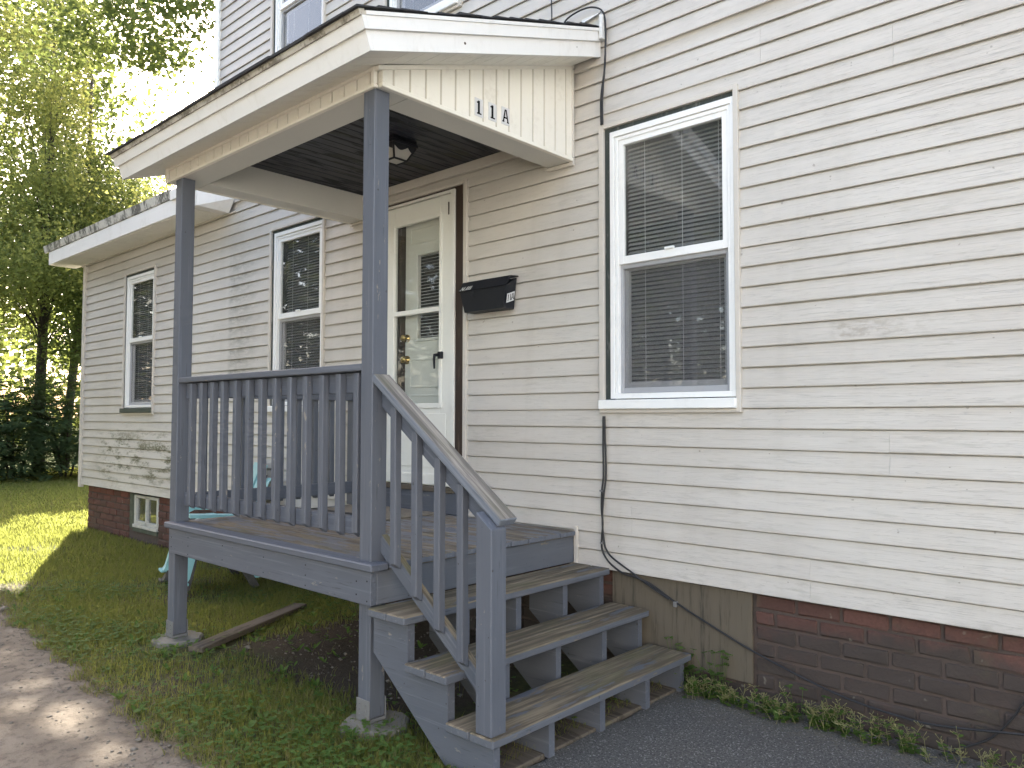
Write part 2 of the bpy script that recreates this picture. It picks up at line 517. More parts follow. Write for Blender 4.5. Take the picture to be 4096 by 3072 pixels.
M['darkbark'] = m_plain('shaded_bark', (.05, .04, .032), .95, .4, (.03, .026, .02), .5, 16, (1, 1, .3), .015)  # copy of the bark with shade darkened into its colour
M['stone'] = m_plain('pebble', (.17, .148, .122), .9, .35, (.12, .1, .08), .5, 30)
M['straw'] = m_leaf('dry_straw', (.17, .14, .08), (.25, .205, .125), .2, (.3, .25, .14))
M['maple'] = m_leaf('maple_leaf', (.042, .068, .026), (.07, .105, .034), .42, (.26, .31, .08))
M['maplelit'] = m_leaf('sun_painted_maple_leaf', (.055, .088, .026), (.10, .135, .036), .5, (.46, .47, .13))  # copy of the maple leaf with sunlit brightness put into its colours
M['farleaf'] = m_leaf('far_leaf', (.05, .075, .03), (.085, .115, .04), .42, (.32, .37, .09))
M['shadeleaf'] = m_leaf('shade_painted_leaf', (.025, .036, .018), (.045, .06, .024), .25, (.09, .11, .03))  # leaf colour darkened so the mirrored crowns look shaded
M['sumac'] = m_leaf('sumac_leaf', (.045, .075, .036), (.075, .11, .046), .28, (.16, .24, .06), .8)
M['grass'] = m_leaf('grass_blade', (.038, .060, .017), (.085, .102, .036), .45, (.50, .53, .12), .7, dry=.22)
M['weed'] = m_leaf('weed_leaf', (.05, .10, .024), (.10, .16, .04), .35, (.22, .34, .06), .5)
M['seed'] = m_leaf('weed_stalk', (.22, .22, .09), (.34, .32, .16), .3, (.3, .28, .12), .7)


def m_ground():
    t = NT('lawn_soil')
    P = t.world()
    X, Y = t.xyz(P)[0], t.xyz(P)[1]
    n1 = t.noise(P, 1.7, 6, .62)
    n2 = t.noise(P, 24.0, 5, .65)
    n3 = t.noise(P, 110.0, 3, .6)
    soil = t.mix(n2, (.055, .042, .032), (.11, .088, .066))
    soil = t.mix(t.ma('MULTIPLY', t.ss(n3, .6, .75), .5), soil, (.19, .165, .135))
    gr = t.mix(t.ss(n2, .3, .7), (.048, .066, .022), (.095, .10, .04))
    gr = t.mix(t.ma('MULTIPLY', t.ss(n1, .5, .7), .5), gr, (.12, .105, .06))
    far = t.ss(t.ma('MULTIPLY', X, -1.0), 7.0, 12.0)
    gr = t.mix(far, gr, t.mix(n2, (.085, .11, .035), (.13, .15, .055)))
    bare = t.ma('MULTIPLY', t.box(X, -1.5, .8, .5), t.ss(Y, -1.45, -1.0))
    cover = t.ma('SUBTRACT', t.ss(t.ma('ADD', n1, t.ma('MULTIPLY', n2, .35)), .52, .72), bare, clamp=True)
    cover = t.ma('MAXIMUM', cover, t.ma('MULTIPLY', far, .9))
    c = t.mix(cover, soil, gr)
    return t.pbr(c, .95, normal=t.bump(t.ma('ADD', n2, t.ma('MULTIPLY', n3, .4)), .02, .8), spec=.15)


def m_dirt():
    t = NT('packed_dirt')
    P = t.world()
    n1 = t.noise(P, 2.1, 6, .65)
    n2 = t.noise(P, 20.0, 6, .7)
    n3 = t.noise(P, 130.0, 3, .65)
    c = t.mix(t.ss(n1, .3, .7), (.150, .125, .098), (.215, .185, .148))
    c = t.mix(t.ma('MULTIPLY', t.ss(n2, .46, .66), .7), c, (.085, .068, .054))
    mot = t.noise(P, 7.0, 5, .7)
    c = t.mix(t.ma('MULTIPLY', t.ss(mot, .48, .7), .5), c, (.115, .095, .075))
    c = t.mix(t.ma('MULTIPLY', t.ss(n3, .6, .72), .6), c, (.25, .22, .19))
    c = t.mix(t.ma('MULTIPLY', t.ss(n3, .40, .30), .5), c, (.09, .075, .06))
    return t.pbr(c, .95, normal=t.bump(t.ma('ADD', t.ma('MULTIPLY', n2, 1.2), t.ma('MULTIPLY', n3, .35)), .012, .9), spec=.15)


def m_asphalt():
    t = NT('asphalt')
    P = t.world()
    n1 = t.noise(P, 3.0, 4, .6)
    n3 = t.noise(P, 150.0, 3, .65)
    vo = t.n('TexVoronoi', {'Vector': P, 'Scale': 170.0}).outputs['Distance']
    sp = t.ss(t.noise(P, 130.0, 1, .5), .62, .70)
    c = t.mix(n1, (.088, .085, .080), (.118, .114, .107))
    c = t.mix(t.ma('MULTIPLY', t.ss(n3, .4, .7), .6), c, (.18, .172, .16))
    c = t.mix(t.ma('MULTIPLY', t.ss(t.noise(P, 95.0, 2, .6), .50, .36), .75), c, (.035, .034, .034))
    c = t.mix(t.ma('MULTIPLY', sp, .7), c, (.40, .39, .37))
    big = t.noise(P, .9, 5, .65)
    c = t.mix(t.ma('MULTIPLY', t.ss(big, .45, .7), .45), c, (.135, .13, .12))
    X, Y = t.xyz(P)[0], t.xyz(P)[1]
    grit = t.ma('MULTIPLY', t.ss(t.ma('ADD', Y, t.ma('MULTIPLY', big, .25)), -.30, .1), t.ss(t.noise(P, 60.0, 4, .7), .42, .62))
    c = t.mix(t.ma('MULTIPLY', grit, .7), c, (.16, .135, .10))
    return t.pbr(c, .85, normal=t.bump(t.ma('ADD', n3, vo), .008, 1.0), spec=.3)


M['ground'], M['dirt'], M['asphalt'] = m_ground(), m_dirt(), m_asphalt()

# ------------------------------------------------------------------ ground, path, asphalt
GZ = -1.362
E_ = .1016                                                        # siding exposure


def path_edge(x):
    xs = [-60, -6, -4, -3.54, -3.01, -2.10, -1.53, -.88, -.33, .07, .4, .9, 1.3]
    ys = [-1.9, -1.85, -1.80, -1.86, -1.90, -2.0, -2.04, -2.04, -2.10, -2.13, -2.17, -2.22, -2.3]
    return np.interp(x, xs, ys)


b = MB()
b.add([(-400, -400, GZ - .012), (400, -400, GZ - .012), (400, 400, GZ - .012), (-400, 400, GZ - .012)], [(0, 1, 2, 3)])
b.build('ground', M['ground'], kind='structure', recenter=False)
xs = np.linspace(-40, 1.33, 700)
edge = path_edge(xs) + .05 * np.sin(xs * 5.1) * np.sin(xs * 2.3 + 1) + .025 * np.sin(xs * 17.0 + np.sin(xs * 6))
b = MB()
n = len(xs)
vs, fs = [], []
for i, x in enumerate(xs):
    vs += [(x, edge[i], GZ - .010), (x, edge[i] - .10, GZ), (x, -9.0, GZ), (x, -9.6, GZ - .010)]
for i in range(n - 1):
    for k in range(3):
        fs.append((4 * i + k + 1, 4 * i + 4 + k + 1, 4 * i + 4 + k, 4 * i + k))
b.add(vs, fs).build('dirt_path', M['dirt'], kind='structure', recenter=False)
b = MB()
ys = np.linspace(.045, -12, 260)
vs, fs = [], []
for y in ys:
    xe = 1.335 + .012 * math.sin(y * 9) + .008 * math.sin(y * 31)
    ye = min(y, .05)
    vs += [(xe, ye, GZ - .010), (xe + .025, ye, GZ + .004), (14, ye, GZ + .004)]
for i in range(len(ys) - 1):
    for k in range(2):
        fs.append((3 * i + k, 3 * i + 3 + k, 3 * i + 4 + k, 3 * i + 1 + k))
b.add(vs, fs).build('asphalt_drive', M['asphalt'], kind='structure', recenter=False)

# ------------------------------------------------------------------ house
house = empty('house', (-1.5, 3.0, GZ), 'beige vinyl sided house on a brick foundation behind the grey porch', 'house')
XR, XL, XE = 4.6, -3.93, -7.46                                     # right end, upper storey corner, wing corner
ZB, ZE, ZT = -8 * E_, 2.06, 5.0
WINS = [(.818, .079), (-2.862, .079), (-6.17, .084), (-2.90, 2.922), (-1.235, 2.922), (.82, 2.922)]
WW, WH = .873, 1.682
OPEN = [(x + .004, x + WW - .004, z + .004, z + WH - .004) for x, z in WINS]
OPEN.append((-1.355, -.292, -.60, 1.68))                           # door
OPENB = OPEN + [(-6.01, -5.22, -1.3, -.82)]


def piece(x0, x1, za, zb, z0):
    """a stretch of one clapboard: face leans out to a lip at its foot"""
    f = lambda z: .0125 * (z - z0) / E_
    b = MB()
    ya, yb = f(za), f(zb)
    if za > z0 + 1e-4:
        prof = [(ya, za), (.016, za), (.016, zb), (yb, zb)]
    else:
        prof = [(.0012, z0), (0, z0 + .004), (yb, zb), (.016, zb), (.016, z0 + .004), (.010, z0)]
        g_ = zb > z0 + E_ - .001                                   # the lock strip under the next lip lies back
        prof = [(.014, z0 + .001), (.0012, z0), (0, z0 + .004)] + ([(f(zb - .0065), zb - .0065), (.0185, zb - .004)] if g_ else [(yb, zb)]) + [(.021, zb), (.021, z0 + .006)]
    b.prism(prof, x0, x1, axis=0)
    return b


SEAM = {18: [1.81], 19: [1.81], -6: [1.024], -5: [1.024], 17: [2.43], 16: [2.43], -2: [2.382], -1: [2.382], -8: [2.02], -7: [2.02],
        12: [-3.52], 13: [-3.52], 6: [-4.4], 5: [-4.4], 24: [1.2], 25: [1.2], -4: [-4.9], -3: [-4.9]}
for k in range(-8, 49):
    z0, z1 = k * E_, (k + 1) * E_
    xl = XE if z0 < ZE - .02 else XL
    ops = [o for o in OPEN if o[2] < z1 - .002 and o[3] > z0 + .002]
    cuts = sorted({xl, XR} | {v for o in ops for v in o[:2]} | set(SEAM.get(k, [])))
    for a, c in zip(cuts[:-1], cuts[1:]):
        if c - a < .004:
            continue
        mid = (a + c) / 2
        za, zb = z0, z1
        for o in ops:
            if o[0] < mid < o[1]:
                if o[2] > z0 + .002:
                    zb = min(zb, o[2])
                elif o[3] < z1 - .002:
                    za = max(za, o[3])
                else:
                    za = zb
        if zb - za < .004:
            continue
        if z0 >= ZE - .13 and a < XL and z0 < ZE:
            zb = min(zb, ZE - .004)
        jit = random.uniform(-.0006, .0006)
        o = piece(a + (.0008 if a in SEAM.get(k, []) else 0), c, za, zb, z0).build('siding_board', M['siding'], house)
        o.location.y += jit
        o.rotation_euler.y += random.uniform(-.0007, .0007) / max(1, c - a)
        o.location.z += random.uniform(-.0012, .0012)
# sheathing behind the boards, with the openings left out
b = MB()
cx = sorted({XE, XL, XR} | {v for o in OPENB for v in o[:2]})
cz = sorted({ZB + .004, ZE, ZT} | {v for o in OPENB for v in o[2:4] if v > ZB})
for a, c in zip(cx[:-1], cx[1:]):
    for d, e in zip(cz[:-1], cz[1:]):
        mx, mz = (a + c) / 2, (d + e) / 2
        if any(o[0] < mx < o[1] and o[2] < mz < o[3] for o in OPENB):
            continue
        if mx < XL and mz > ZE:
            continue
        b.add([(a, .0225, d), (c, .0225, d), (c, .0225, e), (a, .0225, e)], [(0, 1, 2, 3)])
# the other sides of the house
YB, YE = 7.0, 4.2
b.add([(XL, .018, ZE - .3), (XL, YB, ZE - .3), (XL, YB, ZT), (XL, .018, ZT)], [(0, 1, 2, 3)])
b.add([(XR, .018, ZB), (XR, YB, ZB), (XR, YB, ZT), (XR, .018, ZT)], [(0, 1, 2, 3)])
b.add([(XR, YB, ZB), (XL, YB, ZB), (XL, YB, ZT), (XR, YB, ZT)], [(0, 1, 2, 3)])
b.add([(XE, .018, ZB), (XE, YE, ZB), (XE, YE, ZE), (XE, YE / 2, ZE + .33 * YE / 2 + .2), (XE, .018, ZE)], [(0, 1, 2, 3, 4)])
b.add([(XL, YE, ZB), (XE, YE, ZB), (XE, YE, ZE), (XL, YE, ZE)], [(0, 1, 2, 3)])
b.add([(XL, YE, ZB), (XL, YB, ZB), (XL, YB, ZE), (XL, YE, ZE)], [(0, 1, 2, 3)])
b.build('wall', M['siding'], house)
# roofs
b = MB()
for s in (0, 1):
    y0, y1 = (-.45, YB / 2) if s == 0 else (YB + .45, YB / 2)
    b.hexa([(XL - .4, y0, ZT - .12), (XR + .4, y0, ZT - .12), (XR + .4, y1, ZT + 2.3), (XL - .4, y1, ZT + 2.3),
            (XL - .4, y0, ZT), (XR + .4, y0, ZT), (XR + .4, y1, ZT + 2.45), (XL - .4, y1, ZT + 2.45)])
b.build('main_roof', M['shingle'], house, recenter=False)
b = MB()
ER = 2.312
b.hexa([(-8.0, -.33, ER - .03), (-3.64, -.33, ER - .03), (-3.94, YE / 2, ER + .78), (-8.0, YE / 2, ER + .78),
        (-8.0, -.335, ER), (-3.64, -.335, ER), (-3.94, YE / 2, ER + .82), (-8.0, YE / 2, ER + .82)])
b.hexa([(-8.0, YE / 2, ER + .78), (-3.94, YE / 2, ER + .78), (-3.94, YE + .33, ER - .03), (-8.0, YE + .33, ER - .03),
        (-8.0, YE / 2, ER + .82), (-3.94, YE / 2, ER + .82), (-3.94, YE + .335, ER), (-8.0, YE + .335, ER)])
b.build('wing_roof', M['shingle'], house, recenter=False)
# wing eave: stained drip board, fascia, soffit and the boxed return
MB().hexa([(-8.0, -.335, 2.225), (-4.17, -.335, 2.225), (-4.17, -.315, 2.225), (-8.0, -.315, 2.225),
           (-8.0, -.355, 2.312), (-4.17, -.355, 2.312), (-4.17, -.33, 2.312), (-8.0, -.33, 2.312)]).build('drip_board', M['ellfascia'], house, label='mildew streaked upper eave board of the low wing')
bx('fascia', -7.86, -3.72, -.325, -.305, 2.052, 2.222, M['fascia'], house)
bx('fascia', -4.165, -3.60, -.352, -.328, 2.20, 2.30, M['fascia'], house)
MB().hexa([(-3.72, -.345, 2.05), (-3.60, -.345, 2.05), (-3.60, -.02, 2.04), (-3.72, -.02, 2.04),
           (-3.72, -.345, 2.195), (-3.60, -.345, 2.195), (-3.49, -.02, 2.165), (-3.72, -.02, 2.165)]).build('eave_return', M['fascia'], house)
bx('gutter_end', -3.735, -3.70, -.41, -.35, 2.06, 2.21, M['flash'], house)
for i in range(41):
    x = -7.84 + i * .1
    MB().cbox(x, x + .096, -.306, .0, 2.046, 2.054, .002).build('soffit_panel', M['soffit'], house)
bx('soffit_trim', -7.6, -3.5, -.012, .0, 2.03, 2.046, M['jtrim'], house)
bx('corner_trim', XE - .06, XE + .012, -.016, .03, ZB - .035, 2.046, M['jtrim'], house)
bx('corner_trim', XL - .035, XL + .035, -.016, .03, 2.33, ZT, M['white'], house)


# ------------------------------------------------------------------ windows
def strips(name, mat, parent, lst, c=.002):
    b = MB()
    for q in lst:
        b.cbox(*q, c)
    return b.build(name, mat, parent)


SLAT = {}


def window(xo, zo, label, slats):
    X = lambda v: xo + v
    Z = lambda v: zo + v
    # white replacement frame (the window part itself)
    L, Rr, B, T = .072, .848, .080, 1.628
    win = strips('window', M['white'], house, [
        (X(L), X(L + .028), -.002, .055, Z(B), Z(T)), (X(Rr - .022), X(Rr), -.002, .055, Z(B), Z(T)),
        (X(L + .028), X(Rr - .022), -.002, .055, Z(T - .034), Z(T)), (X(L + .028), X(Rr - .022), -.002, .055, Z(B), Z(B + .030)),
        (X(L + .030), X(L + .052), .006, .06, Z(B + .03), Z(T - .034)), (X(Rr - .044), X(Rr - .024), .006, .06, Z(B + .03), Z(T - .034)),
        (X(L + .052), X(Rr - .044), .006, .06, Z(T - .058), Z(T - .036))])
    tag(win, label)
    strips('outer_trim', M['jtrim'], win, [
        (X(0), X(.034), -.013, .018, Z(0), Z(WH)), (X(WW - .026), X(WW), -.013, .018, Z(0), Z(WH)),
        (X(.034), X(WW - .026), -.0125, .018, Z(WH - .026), Z(WH)), (X(.034), X(WW - .026), -.0125, .018, Z(0), Z(.020))])
    strips('old_casing', M['oldwood'], win, [
        (X(.034), X(L - .001), .004, .05, Z(.02), Z(WH - .027)), (X(L - .001), X(WW - .026), .006, .05, Z(T + .001), Z(WH - .027)),
        (X(Rr + .001), X(WW - .026), .006, .05, Z(.02), Z(T))])
    bx('sill', X(.006), X(Rr + .006), -.034, .02, Z(.021), Z(.074), M['white'] if slats != 'green' else M['greenwood'], win, .004)
    # sashes
    U0, U1, V0, V1 = X(.125), X(.803), Z(.848), Z(1.570)
    f = .031
    mk = lambda nm, mt, y, x0, x1, z0, z1, f, fb: strips(nm, mt, win, [
        (x0, x0 + f, y, y + .03, z0, z1), (x1 - f, x1, y, y + .03, z0, z1), (x0 + f, x1 - f, y, y + .03, z1 - f, z1), (x0 + f, x1 - f, y, y + .03, z0, z0 + fb)])
    mk('sash', M['white'], .012, U0, U1, V0, V1, f, .046)
    mk('sash', M['screen'], .030, X(.115), X(.806), Z(.112), V0 + .002, .026, .030)
    mk('sash', M['white'], .052, X(.118), X(.803), Z(.125), V0 + .01, .045, .05)
    MB().box(U0 + f, U1 - f, .028, .031, V0 + .046, V1 - f).build('pane', M['glass'], win)
    MB().box(X(.141), X(.78), .046, .048, Z(.142), V0 - .02).build('pane', M['glasslow'], win)
    bx('latch', X(.43), X(.49), .0, .014, V0 + .044, V0 + .058, M['white'], win)
    # blind: one slat mesh, copied
    wl = .640
    n = 58
    if slats == 'many':
        key = 'slat'
        for i in range(n):
            z = Z(.15) + i * .0242
            if key not in SLAT:
                m_ = MB()
                m_.add([(-wl / 2, -.008, -.0095), (wl / 2, -.008, -.0095), (wl / 2, 0, .0005), (-wl / 2, 0, .0005), (-wl / 2, .009, .0085), (wl / 2, .009, .0085),
                        (-wl / 2, -.008, -.0103), (wl / 2, -.008, -.0103), (wl / 2, .0, -.0003), (-wl / 2, 0, -.0003), (-wl / 2, .009, .0077), (wl / 2, .009, .0077)],
                       [(0, 1, 2, 3), (3, 2, 5, 4), (9, 8, 7, 6), (10, 11, 8, 9), (0, 6, 7, 1), (4, 5, 11, 10)])
                o = m_.build('blind_slat', M['blind'], win)
                SLAT[key] = o.data
            else:
                o = bpy.data.objects.new('blind_slat', SLAT[key])
                COL.objects.link(o)
            place(o, Matrix.Translation((X(.463), .088 + random.uniform(-.001, .001), z)), win)
    elif slats != 'none':
        m_ = MB()
        for i in range(n):
            z = Z(.15) + i * .0242
            m_.add([(X(.143), .086, z - .009), (X(.783), .086, z - .009), (X(.783), .103, z + .0085), (X(.143), .103, z + .0085)], [(0, 1, 2, 3)])
        m_.build('blind', M['blind'], win, kind='stuff')
    b2 = MB()
    for xx in (X(.26), X(.50), X(.72)):
        b2.tube([(xx, .078, Z(.14)), (xx, .078, Z(1.56))], .0013, 4)
    b2.build('blind_cord', M['white'], win)
    b2 = MB()
    x0, x1, z0, z1 = X(.06), X(.85), Z(.08), Z(1.63)
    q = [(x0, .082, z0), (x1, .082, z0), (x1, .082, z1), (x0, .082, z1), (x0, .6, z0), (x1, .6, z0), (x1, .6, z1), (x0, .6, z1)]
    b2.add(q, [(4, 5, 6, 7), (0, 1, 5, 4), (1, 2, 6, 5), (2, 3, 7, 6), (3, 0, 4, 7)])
    b2.build('room_interior', M['room'], win)  # darkness of the unlit room is in the box colour
    return win


window(*WINS[0], 'large white double hung window right of the porch with half open blinds', 'many')
window(*WINS[1], 'white double hung window behind the porch railing', 'few')
window(*WINS[2], 'narrow looking window on the far low wing with dark green sill', 'green')
window(*WINS[3], 'upper window above the left part of the porch roof', 'none')
window(*WINS[4], 'upper window cut by the top of the picture over the porch', 'none')
window(*WINS[5], 'upper window above the frame at the right', 'none')

# ------------------------------------------------------------------ door
dl, dr, dz0, dz1 = -1.195, -.452, -.426, 1.616
door = strips('storm_door', M['doorwhite'], house, [
    (dl, -1.067, -.002, .026, dz0, dz1), (-.566, dr, -.002, .026, dz0, dz1),
    (-1.067, -.566, -.002, .026, 1.472, dz1), (-1.067, -.566, -.002, .026, dz0, .150)])
tag(door, 'white storm door with two glass panels')
strips('door_frame', M['doorwhite'], house, [
    (dr + .006, -.410, -.014, .05, -.43, 1.640), (-1.240, dl - .006, -.014, .05, -.43, 1.640), (dl - .006, dr + .006, -.014, .05, dz1 + .006, 1.640)])
strips('glass_frame', M['doorwhite'], door, [
    (-1.092, -1.066, -.012, .0, .118, 1.50), (-.567, -.541, -.012, .0, .118, 1.50), (-1.066, -.567, -.012, .0, 1.472, 1.50),
    (-1.066, -.567, -.012, .0, .118, .152), (-1.066, -.567, -.014, .02, .80, .834)])
strips('kick_panel', M['doorwhite'], door, [(-1.13, -.50, -.006, .0, -.30, .08), (dl + .01, dr - .01, -.010, .0, -.42, -.345)])
MB().box(-1.066, -.567, .008, .011, .835, 1.471).build('pane', M['doorglass'], door)
MB().box(-1.066, -.567, .010, .013, .153, .80).build('pane', M['doorglass'], door)
b = MB()
b.cbox(-.565, -.525, -.028, -.002, .462, .512, .004)
b.tube([(-.552, -.03, .49), (-.552, -.062, .485), (-.553, -.066, .46), (-.556, -.060, .39)], [.012, .012, .010, .007], 8)
b.build('handle', M['black'], door, smooth=False)
bx('closer_tab', -.482, -.470, -.008, -.002, 1.47, 1.56, M['brownwood'], door)
for side in (0, 1):
    x0, x1 = ((-.408, -.325), (-1.325, -1.242))[side]
    lumber('brown_casing', ((x0 + x1) / 2, .012, -.60), ((x0 + x1) / 2, .012, 1.655), x1 - x0, .03, M['brownwood'], house, (1, 0, 0), label='bare dark brown door casing')
lumber('brown_casing', (-1.242, .012, 1.648), (-.408, .012, 1.648), .014, .03, M['brownwood'], house, (0, 0, 1))
strips('door_trim', M['jtrim'], house, [(-.324, -.290, -.013, .018, -.60, 1.68), (-1.357, -1.326, -.013, .018, -.60, 1.68), (-1.326, -.324, -.0125, .018, 1.657, 1.682)])
# threshold and kick board
lumber('threshold', (-1.26, .0, -.448), (-.40, .0, -.448), .06, .036, M['plank'], house, (0, 1, 0))
bx('kick_board', -1.32, -.33, -.018, .03, -.612, -.468, M['paint'], house)
# inner door behind the glass
inner = MB()
yi = .07
inner.cbox(-1.03, -.44, yi, yi + .03, -.40, .628, .002)
inner.cbox(-1.03, -.885, yi, yi + .03, .628, 1.25, .002)
inner.cbox(-.575, -.44, yi, yi + .03, .628, 1.25, .002)
inner.cbox(-1.03, -.44, yi, yi + .03, 1.25, 1.60, .002)
ind = inner.build('inner_door', M['doorwhite'], house)
for z0, z1, in ((1.335, 1.46), (.27, .485), (.05, .22)):
    strips('door_moulding', M['doorwhite'], ind, [(-.975, -.958, yi - .008, yi, z0, z1), (-.62, -.603, yi - .008, yi, z0, z1), (-.958, -.62, yi - .008, yi, z1 - .015, z1), (-.958, -.62, yi - .008, yi, z0, z0 + .015)])
strips('window_moulding', M['doorwhite'], ind, [(-.905, -.88, yi - .01, yi, .61, 1.27), (-.58, -.555, yi - .01, yi, .61, 1.27), (-.88, -.58, yi - .01, yi, 1.25, 1.27), (-.88, -.58, yi - .01, yi, .61, .632)])
m_ = MB()
for i in range(26):
    z = .645 + i * .0238
    m_.add([(-.88, yi + .006, z - .004), (-.58, yi + .006, z - .004), (-.58, yi + .020, z + .004), (-.88, yi + .020, z + .004)], [(0, 1, 2, 3)])
m_.build('blind', M['white'], ind, kind='stuff')
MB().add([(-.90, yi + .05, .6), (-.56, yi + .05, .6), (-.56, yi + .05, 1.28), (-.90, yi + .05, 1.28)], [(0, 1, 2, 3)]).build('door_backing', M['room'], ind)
bx('jamb', -1.064, -1.035, .03, .10, -.42, 1.60, M['brownwood'], house)
for zk, r in ((.641, .026), (.480, .028)):
    b = MB()
    b.tube([(-1.0, yi, zk), (-1.0, yi - .012, zk), (-1.0, yi - .013, zk), (-1.0, yi - .03, zk), (-1.0, yi - .045, zk), (-1.0, yi - .055, zk)],
           [r * 1.15, r * 1.15, r * .5, r * .5, r, r * .75], 14)
    b.build('door_knob' if zk < .5 else 'deadbolt', M['brass'], ind, smooth=True)
MB().add([(-1.24, .14, -.5), (-.4, .14, -.5), (-.4, .14, 1.65), (-1.24, .14, 1.65)], [(0, 1, 2, 3)]).build('door_void', M['room'], house)  # dark sheet coloured as the unlit space behind the door

# ------------------------------------------------------------------ foundation
b = MB()
for a, c, z0, z1 in ((XE + .13, -6.01, -1.45, ZB + .03), (-6.01, -5.22, -1.45, -1.236), (-5.22, XR, -1.45, ZB + .03)):
    b.box(a, c, .056, .4, z0, z1)
b.build('foundation_wall', M['mortar'], house)
BR = {}


def brick(x, z, L, mat):
    key = (round(L, 2), mat.name, random.randrange(4))
    if key not in BR:
        mb_ = MB().cbox(-L / 2, L / 2, -.02, .02, -.032, .032, .006)
        V = np.array(mb_.V) + rng.uniform(-.0036, .0036, (len(mb_.V), 3))
        mb_.V = V.tolist()
        o = mb_.build('brick', mat, house, recenter=False)
        BR[key] = o.data
    else:
        o = bpy.data.objects.new('brick', BR[key])
        COL.objects.link(o)
    place(o, Matrix.Translation((x, .0660 + random.uniform(-.004, .004), z)) @ Matrix.Rotation(random.uniform(-.008, .008), 4, 'Y'), house)


def rows(xa, xb, mat, pitch=.211, zlist=None, blk=()):
    for r in range(7):
        z = -.862 - r * .0775
        x = xa - (pitch / 2 if r % 2 else 0)
        while x < xb - .02:
            a, c = max(x, xa), min(x + pitch, xb)
            if c - a > .03 and not any(q[0] < (a + c) / 2 < q[1] and q[2] < z < q[3] for q in blk):
                brick((a + c) / 2, z, c - a - .013, mat)
            x += pitch


rows(1.722, 4.58, M['brick'])
rows(.56, .872, M['brick'])
rows(XE + .13, -6.015, M['brickred'])
rows(-5.215, -3.2, M['brickred'])
for i in range(4):
    brick(.98 + i * .211, -1.325, .198, M['brick'])
b = MB()
for r in range(7):
    x = -3.2
    while x < .55:
        b.cbox(x + .006, x + .205, .044, .07, -.894 - r * .0775, -.830 - r * .0775, .005)
        x += .211
b.build('brick_courses', M['brick'], house, kind='stuff')
MB().cbox(.876, 1.716, .028, .046, -1.268, -.822, .002).build('plywood_panel', M['ply'], house, label='weathered plywood panel covering a cellar opening')
# cellar window
cw = strips('cellar_window', M['dirtywhite'], house, [(-5.88, -5.83, .05, .09, -1.18, -.845), (-5.275, -5.235, .05, .09, -1.18, -.845), (-5.57, -5.535, .05, .09, -1.18, -.845),
                                               (-5.83, -5.275, .05, .09, -1.18, -1.14), (-5.83, -5.275, .05, .09, -.875, -.845), (-5.885, -5.232, .035, .09, -1.215, -1.181)])
tag(cw, 'small white cellar window set in the brick foundation')
strips('window_surround', M['greenwood'], cw, [(-6.008, -5.888, .05, .10, -1.235, -.835), (-5.886, -5.225, .04, .10, -1.262, -1.217)])
MB().box(-5.83, -5.275, .075, .078, -1.14, -.875).build('pane', M['glass'], cw)
MB().add([(-6.0, .2, -1.26), (-5.2, .2, -1.26), (-5.2, .2, -.8), (-6.0, .2, -.8)], [(0, 1, 2, 3)]).build('cellar_interior', M['room'], cw)  # flat dark sheet in place of the unlit cellar

# ------------------------------------------------------------------ porch
porch = empty('porch', (-.4, -.75, GZ), 'blue grey wooden entrance porch with roof, railing and four steps', 'porch')
YF = -1.458                                                        # front face of the posts
DZ = -.611                                                         # deck top
W_ = .088


def post(xa, z0, z1, nm='post'):
    return lumber(nm, (xa + W_ / 2, YF + W_ / 2, z0), (xa + W_ / 2, YF + W_ / 2, z1), W_, W_, M['paint'], porch, (1, 0, 0), .004)


P1, P2 = .497, -1.517
post(P1, DZ - .003, 1.60)
post(P2, DZ - .003, 1.60)
for xa in (P1, P2):
    lp = post(xa, -1.318, -.66, 'support_post')
    b = MB()
    b.cbox(xa - .004, xa + W_ + .004, YF - .005, YF - .001, -1.335, -1.235, .001)
    b.cbox(xa - .004, xa + W_ + .004, YF + W_ + .001, YF + W_ + .005, -1.335, -1.235, .001)
    b.cbox(xa - .004, xa + W_ + .004, YF - .001, YF + W_ + .001, -1.335, -1.320, .001)
    for zz in (-1.26, -1.285, -1.31):
        for xx in (xa + .02, xa + .065):
            b.tube([(xx, YF - .004, zz), (xx, YF - .009, zz)], .004, 8)
    b.build('post_base', M['galv'], lp)
    b = MB()
    n = 22
    cxp, cyp = xa + W_ / 2 + .02, YF + W_ / 2
    ring = [(math.cos(2 * math.pi * i / n), math.sin(2 * math.pi * i / n)) for i in range(n)]
    rad = [random.uniform(.135, .165) for _ in range(n)]
    vs = [(cxp + c * r * k, cyp + s * r * k, z) for k, z in ((1.05, -1.42), (1.02, -1.352), (.93, -1.338)) for (c, s), r in zip(ring, rad)]
    fs = [(j * n + i, j * n + (i + 1) % n, (j + 1) * n + (i + 1) % n, (j + 1) * n + i) for j in range(2) for i in range(n)] + [tuple(range(2 * n, 3 * n))]
    b.add(vs, fs).build('footing', M['concrete'], porch)
